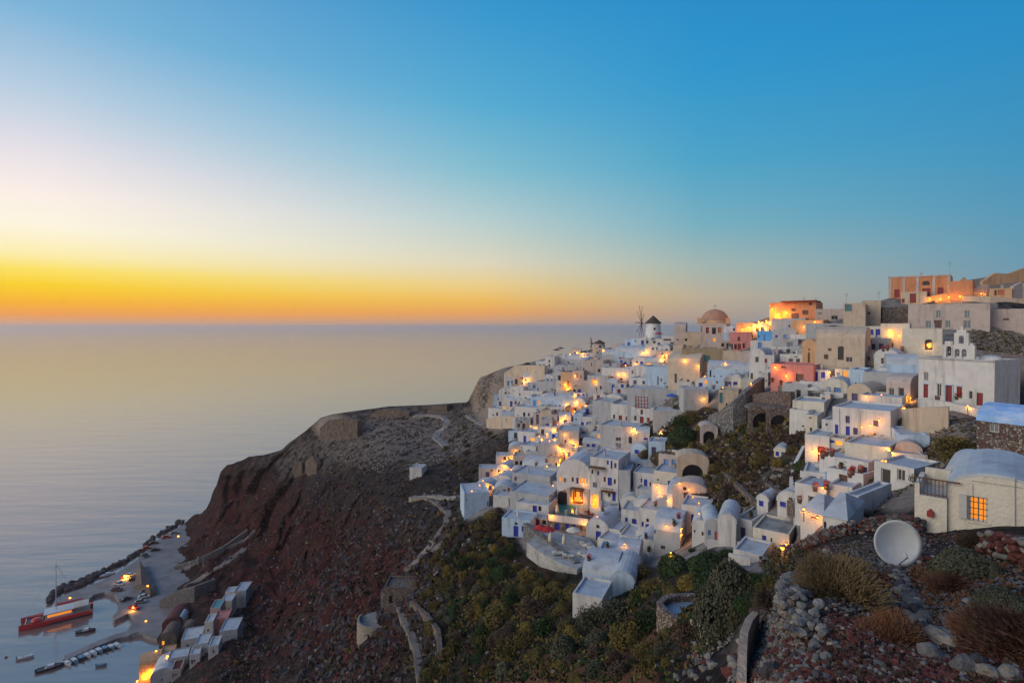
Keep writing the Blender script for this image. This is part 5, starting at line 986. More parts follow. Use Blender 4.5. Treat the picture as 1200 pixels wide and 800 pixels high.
# little terrace walls in front of many houses
tw = 0
for o, l, p in list(NAMED):
    if tw > 45 or p.y > 190 or p.y < 60: continue
    if rnd.random() < .55:
        ww = max(v.co.x for v in wl(o)); th = o.rotation_euler.z; u = Vector((math.cos(th), math.sin(th), 0)); n_ = Vector((math.sin(th), -math.cos(th), 0))
        a_ = p - u * ww * .95 + n_ * 1.9; b_ = p + u * ww * rnd.uniform(.3, 1.0) + n_ * 1.9
        za, zb = gz(a_.x, a_.y) or a_.z, gz(b_.x, b_.y) or b_.z; z = max(za, zb); 
        v, f = [], []; L_ = (b_ - a_).length
        boxv(v, f, 0, L_, -.14, .14, min(za, zb) - z - 1.2, .75)
        w_ = mesh_obj('terrace_wall', v, f, M['w']); w_.location = (a_.x, a_.y, z); w_.rotation_euler = (0, 0, th)
        q = pix(w_.location); tag(w_, where_label('low white terrace wall', q[0] + 4, q[1] + 2), 'wall', 'low terrace walls before the houses', 'thing'); tw += 1
# ------------------------------------------------------------------ plants
def leafmat(n, c, c2): M[n] = mat(n, c, .9, var=.45, scale=1.6, second=c2, sscale=.8, sthr=(.42,.62), spec=.1)
leafmat('olive_leaves', (.16,.12,.04), (.07,.06,.024)); leafmat('green_leaves', (.045,.075,.03), (.022,.038,.017)); leafmat('yellow_leaves', (.24,.17,.042), (.11,.085,.028))
leafmat('brown_twigs', (.11,.075,.055), (.06,.042,.033)); leafmat('rust_twigs', (.17,.08,.045), (.09,.052,.037)); leafmat('straw_twigs', (.17,.12,.065), (.08,.062,.034)); leafmat('grey_green_leaves', (.10,.10,.065), (.06,.06,.04))
def bush_mesh(name, m, n, leaf, seed, blades=False, flat=.8):
    r = random.Random(seed); v, f = [], []; cl = []
    for _ in range(14 if n > 1500 else 8):
        a = r.uniform(0, 6.283); e = r.uniform(-.1, 1.4); k = r.uniform(.35, .72)
        cl.append(Vector((math.cos(a) * math.cos(e) * k, math.sin(a) * math.cos(e) * k, math.sin(e) * k * flat)))
    for i in range(n):
        c = r.choice(cl); d = Vector((r.gauss(0,1), r.gauss(0,1), r.gauss(0,1))).normalized(); rr = r.uniform(.2, .42) * (1 if r.random() < .85 else 1.25)
        p = c + d * rr
        if p.z < -.25: p.z = -.25 + r.random() * .2
        if blades:
            d = (p.normalized() * .8 + Vector((r.gauss(0,.35), r.gauss(0,.35), abs(r.gauss(0,.35))))).normalized()
            s = d.orthogonal().normalized() * leaf * .12; L_ = leaf * r.uniform(.7, 1.6); b = len(v)
            v += [tuple(p - s), tuple(p + s), tuple(p + d * L_)]; f.append((b, b+1, b+2))
        else:
            a = Vector((r.gauss(0,1), r.gauss(0,1), r.gauss(0,.7))).normalized(); q = a.orthogonal().normalized(); q.rotate(Matrix.Rotation(r.uniform(0, 6.28), 3, a)); w = a.cross(q); L_ = leaf * r.uniform(.6, 1.5); b = len(v)
            v += [tuple(p + q * L_), tuple(p + w * L_ * .5), tuple(p - q * L_), tuple(p - w * L_ * .5)]; f.append((b, b+1, b+2, b+3))
    me = bpy.data.meshes.new(name); me.from_pydata(v, [], f); me.materials.append(M[m]); return me
def stem_mesh(seed, m='wood'):
    r = random.Random(seed); v, f = [], []
    for i in range(6):
        a = r.uniform(0, 6.28); k = r.uniform(.2, .6); cylv(v, f, (0, 0, -.3), (math.cos(a) * k, math.sin(a) * k, r.uniform(.3, .6)), .05, .02, 5, cap=False)
    me = bpy.data.meshes.new('stem'); me.from_pydata(v, [], f); me.materials.append(M[m]); return me
def dome_mesh(name, m, n, leaf, seed):
    r = random.Random(seed); v, f = [], []; bl = []
    for _ in range(9):
        a = r.uniform(0, 6.283); k = r.uniform(.1, .55); rr = r.uniform(.30, .50); bl.append((Vector((math.cos(a) * k, math.sin(a) * k, r.uniform(.0, .35))), rr))
    bl.append((Vector((0, 0, .25)), .6))
    tot = sum(q * q for _, q in bl)
    while len(f) < n:
        c, rr = r.choices(bl, [q[1] ** 2 for q in bl])[0]; d = Vector((r.gauss(0,1), r.gauss(0,1), r.gauss(.15,1))).normalized(); p = c + d * rr * r.uniform(.9, 1.06)
        if p.z < -.3 or any((p - c2).length < r2 * .86 for c2, r2 in bl if c2 is not c): continue
        a = (d + Vector((r.gauss(0,.5), r.gauss(0,.5), r.gauss(0,.5)))).normalized(); q = a.orthogonal().normalized(); q.rotate(Matrix.Rotation(r.uniform(0, 6.28), 3, a)); w = a.cross(q); L_ = leaf * r.uniform(.6, 1.5); b = len(v)
        v += [tuple(p + q * L_), tuple(p + w * L_ * .6), tuple(p - q * L_), tuple(p - w * L_ * .6)]; f.append((b, b+1, b+2, b+3))
    me = bpy.data.meshes.new(name); me.from_pydata(v, [], f); me.materials.append(M[m]); return me
FAR = {k: [dome_mesh('shrub', m, 2000, .058, i * 7 + j) for j in range(2)] + [bush_mesh('shrub', m, 1900, .06, i * 7 + j + 3) for j in range(2)] for i, (k, m) in enumerate((('o','olive_leaves'),('g','green_leaves'),('y','yellow_leaves'),('b','brown_twigs'),('e','grey_green_leaves')))}
STEM = stem_mesh(3)
NM = {'o': 'olive brown', 'g': 'dark green', 'y': 'yellowish', 'b': 'brown', 'e': 'grey green', 'r': 'rust red'}
rs = random.Random(5)
def shrub(px, py, wpx, kind, label, hr=.85, D=None, proto=None, name='shrub', group=None, parts=True):
    p = gp(px, py) if D is None else at(px, py, D); s = wpx * p.y / F / 2 / .95
    me = proto or rs.choice(FAR[kind])
    if parts:
        e = empty(name, p - Vector((0, 0, .1 * s)), rs.uniform(0, 6.28), label=label, cat=name.replace('_', ' '), group=group)
        inst('foliage', me, e, (0, 0, s * .15), (0, 0, 0), (s, s, s * hr * 1.1)); inst('stem', STEM, e, (0,0,0), (0,0,0), (s, s, s))
    else:
        e = inst(name, me, None, p + Vector((0, 0, .05 * s)), (rs.uniform(-.15,.15), rs.uniform(-.15,.15), rs.uniform(0, 6.28)), (s, s * rs.uniform(.8, 1.2), s * hr)); tag(e, label, name.replace('_', ' '), group)
    return e
# the ones that can be told apart (foot pixel, width in pixels)
for px, py, w, k, lb in [(757,536,22,'o','rounded olive shrub at the left of the green clump above the hotel'),(772,541,26,'o','broad olive shrub in front of the green clump above the hotel'),(790,540,28,'y','yellow olive shrub right of the front one in the clump above the hotel'),
  (802,520,44,'g','large dark green fig shrub in the clump above the hotel'),(800,500,30,'g','smaller dark green shrub behind the large fig shrub'),(812,492,26,'o','brown green shrub left of the curved grey stone wall'),(825,503,22,'y','yellow shrub against the curved grey stone wall'),(770,518,20,'o','olive shrub beside the lit yellow wall'),(765,560,14,'g','small dark green palm like shrub over the patio'),
  (873,509,14,'g','bright green shrub at the foot of the rubble arches'),(892,544,28,'o','round olive shrub on the slope left of the lit steps'),(913,547,24,'y','yellow olive shrub on the slope next to the round olive one'),(930,530,18,'o','small olive shrub behind the yellow olive one'),(940,551,26,'g','green leaning shrub left of the lit steps'),
  (839,552,22,'o','olive shrub beside the wide tan arch'),(838,604,30,'o','round olive shrub right of the lamp bank'),(822,585,18,'b','brown shrub over the lamp bank'),(880,602,18,'o','olive shrub left of the small hut with a blue shutter'),(866,600,14,'g','green shrub beside the long diagonal wall'),(818,570,20,'b','dark brown shrub below the wide tan arch'),(855,575,20,'b','brown shrub above the diagonal red wall'),(870,552,22,'b','brown shrub in the middle of the overgrown slope'),
  (1061,506,36,'y','round yellow olive shrub under a lamp by the church terrace'),(1118,534,54,'o','large olive shrub left of the blue roofed stone house'),(1140,548,30,'b','brown part dry shrub touching the blue roofed stone house'),(1018,590,24,'y','drooping yellow olive shrub on the red stone bank'),(1028,552,20,'b','low dry brown shrub on the flat grey ground'),(714,658,13,'g','small round tree at the right of the grey walled terrace'),(683,633,12,'g','dark round shrub beside the chapel shaped house'),
  (632,428,10,'g','dark bush on the ridge beside the narrow two storey house'),(618,430,12,'g','dark bush on top of the tan castle wall'),(812,646,11,'g','dark green shrub before the white domed hut'),(1086,470,10,'e','dry bush left of the church building'),(600,495,16,'y','yellow shrub on the tan wall below the white terrace house')]:
    shrub(px, py, w, k, lb)
def big(px, py, w, m, n, leaf, blades, seed, label, hr=.85, D=None, name='shrub'):
    me = bush_mesh(name, m, n, leaf, seed, True) if blades else dome_mesh(name, m, n, leaf * .62, seed); return shrub(px, py, w, 'o', label, hr, D, me, name)
big(856,742,92,'grey_green_leaves',12000,.045,False,91,'tall dense dark grey green shrub left of the rubble walls',1.75,26)
big(838,700,60,'green_leaves',4000,.07,False,92,'dark green shrub behind the tall dense grey green one',1.0,34)
big(903,712,50,'brown_twigs',4000,.12,True,96,'small brown dry shrub between the tall dense one and the satellite dish',.8)
big(985,700,104,'straw_twigs',13000,.11,True,93,'wide straw coloured thorny shrub left of the satellite dish',.75)
big(975,694,84,'brown_twigs',6000,.05,False,193,'grey green undergrowth shrub inside the straw coloured thorny one',.72)
big(1050,748,70,'rust_twigs',10000,.12,True,94,'rust brown dry shrub in the middle of the stony ground',.8)
big(1128,676,74,'grey_green_leaves',8000,.07,False,95,'grey green shrub before the big near house',.85)
big(1112,690,50,'rust_twigs',5000,.16,True,98,'rust brown twigs beside the grey green shrub at the near house',.7)
big(1190,760,110,'rust_twigs',9000,.15,True,97,'large rust and green shrub at the lower right corner',.7)
big(1175,720,80,'grey_green_leaves',6000,.05,False,99,'green shrub at the right edge above the lower right corner',.7)
big(1140,640,30,'brown_twigs',2500,.2,True,100,'bare pale twigs against the wall of the near house',1.1)
# shrubs scattered on the slopes: by region
def scatter(poly, n, wm, kinds, label, group, parts=False):
    xs = [a for a, b in poly]; ys = [b for a, b in poly]; c = 0; t = 0; got = []
    while c < n and t < 5000:
        t += 1; px = rs.uniform(min(xs), max(xs)); py = rs.uniform(min(ys), max(ys))
        if not bool(inpoly(px, py, poly)): continue
        p = gp(px, py); w = rs.uniform(*wm) * F / p.y
        if any((px - a) ** 2 + ((py - b) * 1.3) ** 2 < (.33 * (w + ww)) ** 2 for a, b, ww in got): continue
        if coverage(px, py - 3, 1): continue
        got.append((px, py, w)); k = rs.choice(kinds); shrub(px, py, w, k, NM[k] + ' ' + label, rs.uniform(.8, 1.15), group=group, parts=parts); c += 1
    return c
n = 0
n += scatter([(605,655),(640,665),(676,680),(672,725),(700,730),(740,700),(760,705),(772,735),(740,765),(700,765),(640,775),(590,780),(560,760),(560,700),(590,640)], 125, (2.0, 5.8), 'oooggyeb', 'shrub on the dense green slope below the umbrella terrace', 'shrubs of the dense green slope')
n += scatter([(748,672),(800,662),(835,672),(830,700),(790,700),(765,706),(740,712)], 34, (2.4, 4.6), 'ogyo', 'shrub on the slope right of the lowest terraces', 'shrubs right of the lowest terraces')
n += scatter([(548,610),(585,592),(600,640),(600,660),(560,700),(520,690),(505,650),(530,625)], 40, (1.8, 4.2), 'oyogb', 'shrub below the lone white box building', 'shrubs below the lone box building')
n += scatter([(545,500),(600,500),(600,535),(575,560),(545,570),(520,560),(520,520)], 20, (1.4, 3.0), 'boge', 'shrub between the castle cliff and the lamplit steps', 'shrubs below the castle cliff')
n += scatter([(760,510),(850,490),(955,505),(950,560),(900,590),(850,590),(815,560),(780,545)], 26, (1.2, 2.6), 'obge', 'shrub on the overgrown ruin slope', 'shrubs of the overgrown ruin slope')
n += scatter([(500,700),(560,690),(600,780),(640,800),(500,800)], 40, (1.5, 3.8), 'ogbe', 'shrub on the lower middle slope', 'shrubs of the lower middle slope')
n += scatter([(640,770),(740,760),(790,765),(780,800),(620,800)], 14, (.8, 2.0), 'obye', 'shrub on the orange earth bank', 'shrubs of the orange earth bank')
n += scatter([(850,640),(885,672),(900,690),(860,700),(835,680)], 7, (1.5, 2.6), 'ge', 'shrub under the flat roofed house', 'shrubs under the flat roofed house')
n += scatter([(780,745),(860,700),(900,665),(945,645),(950,655),(905,690),(880,715),(868,735),(840,745),(800,760)], 22, (1.0, 2.2), 'gebo', 'shrub on the steep edge left of the near ground', 'shrubs of the steep edge')
n += scatter([(1070,560),(1084,540),(1084,600),(1030,606),(960,625),(1000,600)], 5, (.8, 1.8), 'be', 'shrub on the bank behind the satellite dish', 'shrubs of the bank')
print('scattered shrubs', n)
# ------------------------------------------------------------------ low scrub and loose stone that nobody could count
def tufts(name, polys, n, size, m, label, seed, rock=False):
    r = random.Random(seed); v, f = [], []; out = 0
    tot = polys
    for _ in range(n):
        poly = r.choice(tot); xs = [a for a, b in poly]; ys = [b for a, b in poly]
        px = r.uniform(min(xs), max(xs)); py = r.uniform(min(ys), max(ys))
        if not bool(_inside(px, py, poly)): continue
        p = gp_hit(px, py)
        if p is None or gp_hit(px, py - 3) is None: continue
        s = r.uniform(*size) * (1 if size[1] < .3 else min(1, max(.25, p.y / 110)));
        if noise.noise((p.x * .08, p.y * .08, p.z * .08 + seed)) < -.12: continue
        if rock:
            b = len(v); k = [Vector((r.uniform(.5,1) * s * a, r.uniform(.5,1) * s * c, r.uniform(.4,.9) * s * d)) for a, c, d in ((-1,-1,-.5),(1,-1,-.5),(1,1,-.5),(-1,1,-.5),(-.7,-.7,.8),(.7,-.7,.8),(.7,.7,.8),(-.7,.7,.8))]
            rz = Matrix.Rotation(r.uniform(0, 6.28), 3, 'Z') @ Matrix.Rotation(r.uniform(-.5,.5), 3, 'X')
            v += [tuple(p + rz @ q) for q in k]; f += [tuple(b + i for i in q) for q in ((4,5,6,7),(0,1,5,4),(1,2,6,5),(2,3,7,6),(3,0,4,7))]
        else:
            for _k in range(7):
                d = Vector((r.gauss(0,.8), r.gauss(0,.8), abs(r.gauss(.6,.4)))).normalized(); o = p + Vector((r.gauss(0,.4), r.gauss(0,.4), 0)) * s; w = d.orthogonal().normalized() * s * .38; w.rotate(Matrix.Rotation(r.uniform(0,3.14), 3, d)); b = len(v)
                v += [tuple(o - w), tuple(o + w), tuple(o + d * s * r.uniform(.6, 1.2) + w * .3), tuple(o + d * s * .8 - w * .5)]; f.append((b, b+1, b+2, b+3))
    o = mesh_obj(name, v, f, M[m]); tag(o, label=label, kind='stuff'); return o
def _inside(px, py, poly):
    c = False; j = len(poly) - 1
    for i in range(len(poly)):
        xi, yi = poly[i]; xj, yj = poly[j]
        if (yi > py) != (yj > py) and px < (xj - xi) * (py - yi) / (yj - yi) + xi: c = not c
        j = i
    return c
PA = [(270,545),(380,495),(480,480),(550,478),(560,500),(600,500),(590,550),(540,580),(540,610),(600,650),(640,680),(760,720),(800,760),(790,800),(250,800),(260,760),(300,700),(300,620)]
PB = [(745,505),(800,470),(840,480),(960,470),(955,530),(960,590),(880,590),(835,610),(810,560),(780,540)]
PC = [(876,712),(895,672),(945,644),(1000,628),(1080,622),(1200,632),(1200,800),(875,800)]
PD = [(600,650),(680,690),(760,680),(840,690),(850,740),(790,800),(500,800),(500,680),(560,610)]
tufts('dry_scrub', [PA, PA, PB], 9000, (.35, .9), 'brown_twigs', 'low dry brown scrub over the rocky slopes', 1)
tufts('olive_scrub', [PA, PB, PD], 4500, (.4, 1.0), 'olive_leaves', 'low olive scrub over the slopes', 2)
tufts('green_scrub', [PD], 1500, (.4, .9), 'green_leaves', 'dark green undergrowth between the shrubs', 3)
M['rockp'] = mat('pale_rock', (.21,.185,.165), .95, var=.45, scale=2, bump=.8, bscale=6); M['rockr'] = mat('red_scoria', (.12,.038,.032), .95, var=.45, scale=3, bump=1, bscale=12); M['rockd'] = mat('dark_lava_rock', (.06,.05,.055), .9, var=.4, scale=3, bump=.8, bscale=8)
M['rockg'] = mat('grey_rock', (.12,.115,.118), .9, var=.4, scale=4, bump=.8, bscale=8)
tufts('pale_rubble', [PA, [(380,490),(550,478),(560,520),(480,560),(380,540)], [(380,490),(550,478),(560,520),(480,560),(380,540)], PB], 4500, (.15, .6), 'rockp', 'pale rubble lying on the dark slopes', 4, True)
tufts('red_rubble', [[(230,600),(420,560),(500,640),(470,800),(230,800)]], 2200, (.2, .7), 'rockr', 'red scoria rubble on the cliffs', 5, True)
tufts('dark_boulders', [[(230,600),(420,540),(560,560),(500,800),(250,800)]], 2500, (.3, 1.1), 'rockd', 'dark lava rubble on the cliffs', 6, True)
tufts('gravel', [PC, [(885,690),(940,645),(1080,620),(1090,665),(930,690)]], 9000, (.02, .08), 'rockg', 'loose gravel on the near ground', 7, True)
tufts('red_gravel', [PC], 4500, (.02, .08), 'rockr', 'red gravel on the near ground', 8, True)
tufts('pale_gravel', [[(875,700),(935,690),(950,800),(872,800)], [(820,745),(870,740),(870,800),(800,800)], PC], 4000, (.015, .07), 'rockp', 'pale gravel on the near ground', 9, True)
tufts('dry_grass', [PC, [(885,690),(940,645),(1080,620),(1090,665),(930,690)]], 5000, (.04, .15), 'rust_twigs', 'rusty dry grass on the near ground', 10)
PE = [(1050,500),(1100,486),(1145,492),(1142,552),(1085,562),(1025,602),(1012,556)]; PF_ = [(1137,386),(1200,390),(1200,415),(1145,410)]
tufts('brown_grass', [PC, [(885,690),(940,645),(1080,620),(1090,665),(930,690)]], 2600, (.03, .12), 'brown_twigs', 'brown dry grass on the near ground', 11)
tufts('bank_grass', [PE, PE, PF_], 2600, (.25, .6), 'straw_twigs', 'straw coloured grass on the pale banks', 12)
tufts('bank_rubble', [PE, PF_, [(560,440),(598,440),(600,500),(560,500)]], 2200, (.2, .6), 'rockp', 'pale rubble on the banks and castle cliff', 13, True)
# ------------------------------------------------------------------ stones one can pick out near the viewpoint
def rock_mesh(m, seed):
    bm = bmesh.new(); bmesh.ops.create_icosphere(bm, subdivisions=2, radius=1); r = random.Random(seed); o = Vector((r.random() * 50, r.random() * 50, r.random() * 50))
    pl = [(Vector((r.gauss(0,1), r.gauss(0,1), r.gauss(0,1))).normalized(), r.uniform(.55, .85)) for _ in range(9)]
    for vv in bm.verts:
        for nn, d in pl:
            k = vv.co.dot(nn) - d
            if k > 0: vv.co -= nn * k * .92
        vv.co *= 1 + .1 * noise.noise(vv.co * 1.7 + o)
    me = bpy.data.meshes.new('stone'); bm.to_mesh(me); bm.free(); me.materials.append(M[m]); return me
STONE = {k: [rock_mesh(m, 40 + i * 9 + j) for j in range(4)] for i, (k, m) in enumerate((('p','rockp'),('r','rockr'),('d','rockd'),('g','rockg')))}
rk = random.Random(21)
def put_stone(name, parent, p, s, kinds, flat=.75):
    o = inst(name, rk.choice(STONE[rk.choice(kinds)]), parent, p, (rk.uniform(-.4,.4), rk.uniform(-.4,.4), rk.uniform(0, 6.28)), (s * rk.uniform(.9,1.35), s * rk.uniform(.8,1.1), s * flat * rk.uniform(.8,1.15))); return o
def dry_wall(pts, h, size, kinds, label, thick=2, jit=.3):
    P3 = [gp(*p) if len(p) == 2 else at(*p) for p in pts]; c = sum(P3, Vector()) / len(P3); e = empty('dry_stone_wall', P3[0], 0, label=label, cat='stone wall')
    line = []
    for a, b in zip(P3[:-1], P3[1:]):
        n = max(1, int((b - a).length / (size * 1.75))); line += [(a.lerp(b, i / n), (b - a)) for i in range(n)]
    for p, d in line:
        nn = Vector((-d.y, d.x, 0)).normalized(); k = max(1, int(h / (size * 1.25)))
        for j in range(k):
            for t in range(thick):
                q = p + nn * (t - (thick-1)/2) * size * 1.5 + Vector((rk.gauss(0,1), rk.gauss(0,1), 0)) * size * jit + Vector((0, 0, (j + .45) * size * 1.25 + rk.gauss(0, size * .12)))
                put_stone('stone', e, q - e.location, size * rk.uniform(.72, 1.2), kinds)
    return e
dry_wall([(893,664),(915,652),(940,645),(962,636),(990,628)], .95, .17, 'rdgpr', 'curved dry stone wall of dark and red stones left of the satellite dish')
dry_wall([(990,628),(1015,623),(1040,620),(1062,622),(1080,628)], 1.05, .17, 'drdgp', 'dark dry stone wall directly behind the satellite dish')
dry_wall([(932,690),(931,706),(936,724),(944,742),(953,757)], .5, .16, 'pgpg', 'tumbled wall of pale grey stones left of the rust brown shrub', thick=3, jit=.6)
dry_wall([(1046,666),(1058,684),(1068,702),(1078,722),(1084,740)], .25, .13, 'pggd', 'low line of pale stones running down from the satellite dish', thick=2, jit=.6)
dry_wall([(1160,648),(1172,650),(1186,655),(1204,664)], .75, .15, 'rrrp', 'heap of big red stones against the near house at the right edge', thick=3, jit=.6)
dry_wall([(1084,668),(1092,664),(1104,660)], .4, .13, 'rrp', 'small heap of red stones right of the satellite dish', thick=2, jit=.6)
dry_wall([(1022,604,51),(1045,600,52),(1068,597,52),(1080,596,52)], 1.2, .28, 'rprd', 'red and pale stone bank under the flat grey ground', thick=1)
for px, py, s, k, lb in [(1091,768,.26,'g','large grey boulder at the end of the line of pale stones'),(1104,752,.3,'p','long pale boulder lying above the large grey one'),(1130,785,.27,'g','broad grey boulder right of the large grey one'),(1160,792,.2,'p','pale wedge stone near the lower right shrub'),(1183,795,.22,'p','pale stone at the bottom right corner'),(956,760,.2,'g','round light grey boulder at the foot of the tumbled wall'),
    (925,664,.3,'p','pale block stone beside the curved dry wall'),(969,648,.26,'p','white speckled stone under the curved dry wall'),(942,690,.24,'p','pale stone above the tumbled wall'),(905,790,.24,'d','dark boulder at the bottom left of the near ground'),(1150,776,.17,'d','small dark boulder beside the broad grey one')]:
    o = put_stone('boulder', None, gp(px, py) + Vector((0,0,s*.3)), s, k); tag(o, lb, 'boulder', 'boulders on the near ground')
def loose(poly, n, size, kinds, label, group):
    xs = [a for a, b in poly]; ys = [b for a, b in poly]; c = 0
    while c < n:
        px = rk.uniform(min(xs), max(xs)); py = rk.uniform(min(ys), max(ys))
        if not _inside(px, py, poly): continue
        k = rk.choice(kinds); s = rk.uniform(*size); o = put_stone('rock', None, gp(px, py) + Vector((0,0,s*.25)), s, k); tag(o, {'p':'pale','r':'red','d':'dark','g':'grey'}[k] + ' ' + label, 'rock', group); c += 1
loose([(878,735),(960,735),(975,798),(880,798)], 100, (.05,.13), 'rrgpd', 'rock in the rubble at the lower left of the near ground', 'rocks of the lower left rubble')
loose([(960,700),(1050,690),(1090,798),(970,798)], 50, (.04,.10), 'grpd', 'rock scattered round the rust brown shrub', 'rocks round the rust brown shrub')
loose([(1090,680),(1195,670),(1195,798),(1100,798)], 45, (.04,.11), 'rpgd', 'rock scattered before the near house', 'rocks before the near house')
loose([(885,676),(1040,655),(1040,690),(890,720)], 35, (.06,.14), 'rdpg', 'rock under the curved dry stone wall', 'rocks under the curved wall')
loose([(800,745),(868,745),(866,798),(790,798)], 40, (.1,.24), 'rpgp', 'rock on the gravel bank left of the plastered edge', 'rocks of the gravel bank')
wall_line('plastered_wall', [(886,716,17.2),(878,726,15.6),(872,742,14.4),(870,765,13.2),(869,800,12)], .1, mat('tan_render', (.50,.33,.23), .9, var=.2, scale=2, bump=.4, bscale=8), .2, 3.0, hs=[.0,.03,.05,.05,.05], label='tan plastered wall end dropping along the left of the near ground', cat='wall')
# satellite dish
dz = gp(1050, 664); e = empty('satellite_dish', dz, 0, label='big round grey satellite dish facing the camera among the near stones', cat='satellite dish')
q = dz.y / F; cdx = at(1052.5, 636.5, dz.y) - dz; r = 26.5 * q; ndir = Vector((-.1, -1, .13)).normalized()
M['dish'] = mat('dish_paint', (.56,.58,.59), .5, var=.08, scale=3, spec=.4)
v, f = [], []; A_ = ndir.orthogonal().normalized(); B_ = ndir.cross(A_); nr_, ns = 7, 32
for side in (0, 1):
    for i in range(nr_ + 1):
        for j in range(ns):
            t = 2 * math.pi * j / ns; rr = r * i / nr_; v.append(tuple(cdx - ndir * (.26 * (1 - (i / nr_) ** 2) + side * .03) + (A_ * math.cos(t) + B_ * math.sin(t)) * rr))
    o_ = side * (nr_ + 1) * ns
    for i in range(nr_):
        for j in range(ns):
            qd = (o_+i*ns+j, o_+(i+1)*ns+j, o_+(i+1)*ns+(j+1) % ns, o_+i*ns+(j+1) % ns); f.append(qd if side else tuple(reversed(qd)))
o_ = (nr_ + 1) * ns
for j in range(ns): f.append((nr_*ns+j, nr_*ns+(j+1) % ns, o_+nr_*ns+(j+1) % ns, o_+nr_*ns+j))
mesh_obj('reflector', v, f, M['dish'], e, smooth=True)
foc = cdx + ndir * .62 + Vector((-.05, 0, -.38)); low = cdx - Vector((0, 0, r * .95))
cyl_obj('feed_arm', low, foc, .022, .018, M['metal'], e, n=6); cyl_obj('feed_horn', foc, foc + (cdx - foc).normalized() * .16, .05, .08, M['frame'], e, n=10); cyl_obj('mast', (cdx.x, .42, -.6), (cdx.x, .42, cdx.z), .05, .05, M['metal'], e, n=8)
o = box_obj('concrete_block', (-.17,.17,-.12,.12,0,.24), M['g']); o.location = gp(1094, 688); o.rotation_euler = (.1,.05,.6); tag(o, 'small white concrete block lying below the satellite dish', 'block', kind='thing')
# ------------------------------------------------------------------ cistern, trough, round threshing terrace, ruin
zc = at(800, 722, 38).z
wall_line('cistern_wall', [(826,705,seaD(705,zc)),(812,703,seaD(703,zc)),(796,703,seaD(703,zc)),(780,706,seaD(706,zc)),(773,713,seaD(713,zc)),(780,722,seaD(722,zc)),(793,731,seaD(731,zc)),(806,739,seaD(739,zc)),(818,745,seaD(745,zc))], .45, M['s'], .45, 1.6, label='curved stone rim of the open cistern', cat='wall')
slab('cistern_floor', [(824,706),(796,704),(781,707),(776,713),(782,720),(808,738),(826,742),(834,720)], zc, .6, mat('cistern_floor', (.20,.25,.31), .5, var=.1, scale=1), label='smooth blue grey floor of the open cistern', kind='structure')
wall_line('trough_wall', [(818,745,33),(828,752,30),(842,764,26.5)], 1.0, M['t'], .9, 2, label='tan plastered trough below the cistern', cat='wall')
rt = gp(436, 746); e = empty('round_terrace', rt, 0, label='round pale walled terrace on the lower slope', cat='terrace'); q = rt.y / F
lathe('wall', [(24.5*q, -2.6), (24*q, 1.6), (21.5*q, 1.6), (21.5*q, .8)], mat('pale_terrace_stone', (.27,.235,.20), .95, var=.3, scale=2, bump=.6, bscale=5), e, n=28, smooth=False, a0=math.pi*.9, a1=math.pi*2.15, loc=(0, 4.2, 0))
lathe('floor', [(22.4*q, -.3), (22.4*q, .9), (.01, .9)], M['path'], e, n=28, smooth=False, loc=(0, 4.2, 0))
house(450, 492, 688, 708, 12, 5, 'f', 's', [('D', 458, 702, 4, 9, 'k'), ('W', 480, 698, 4, 5, 'k')], 'roofless rubble ruin beside the round terrace', name='ruined_hut', cat='ruin', parapet=1.2)
house(446, 462, 694, 712, 20, 3, 'f', 'e', [], 'pale broken end wall of the roofless rubble ruin', name='ruined_hut', cat='ruin', parapet=1.2)
# ------------------------------------------------------------------ harbour
M['quay'] = mat('quay_concrete', (.25,.24,.245), .85, var=.15, scale=.5, second=(.18,.17,.17), sscale=.25, bump=.2, bscale=3)
M['hullred'] = mat('red_hull', (.55,.02,.025), .35, spec=.5); M['hullw'] = mat('white_hull', (.55,.56,.58), .35, spec=.5); M['hullb'] = mat('dark_hull', (.03,.035,.05), .4); M['hulll'] = mat('blue_hull', (.12,.25,.38), .4); M['deck'] = mat('deck', (.35,.33,.31), .7, var=.1)
slab('quay', [(64,706),(66,700),(82,694),(100,688),(122,679),(140,669),(158,657),(168,648),(178,637),(196,625),(216,614),(232,618),(240,640),(232,662),(222,690),(208,712),(196,730),(184,748),(162,740),(151,744),(150,738),(157,723),(150,718),(134,726),(132,722),(138,715),(139,703),(134,695),(122,693),(110,696),(106,700),(82,706)], 1.3, 4, M['quay'], label='paved harbour quay round the small basin', kind='structure')
slab('pier', [(75,768),(108,753),(136,742),(152,738),(188,737),(190,741),(154,744),(138,747),(110,758),(77,773)], 1.0, 3, M['quay'], label='low narrow pier with the row of moored boats', cat='pier')
def hull(name, L_, W_, Hh, m, parent, z0=-.3, bow=.42):
    v, f = [], []; ns = 9
    for i in range(ns):
        t = i / (ns - 1); w = W_ / 2 * (1 if t < 1 - bow else max(.02, math.cos((t - 1 + bow) / bow * math.pi / 2) ** .8)); x = -L_/2 + L_ * t; sh = Hh * (1 + .25 * t * t)
        v += [(x, -w, sh), (x, -w * .85, Hh * .3), (x, 0, z0), (x, w * .85, Hh * .3), (x, w, sh), (x, w * .8, sh - .12), (x, -w * .8, sh - .12)]
    k = 7
    for i in range(ns - 1):
        a = i * k; b = a + k
        for j in range(k): f.append((a + j, a + (j+1) % k, b + (j+1) % k, b + j))
    f += [tuple(range(k)), tuple(reversed(range((ns-1)*k, ns*k)))]
    return mesh_obj(name, v, f, m, parent)
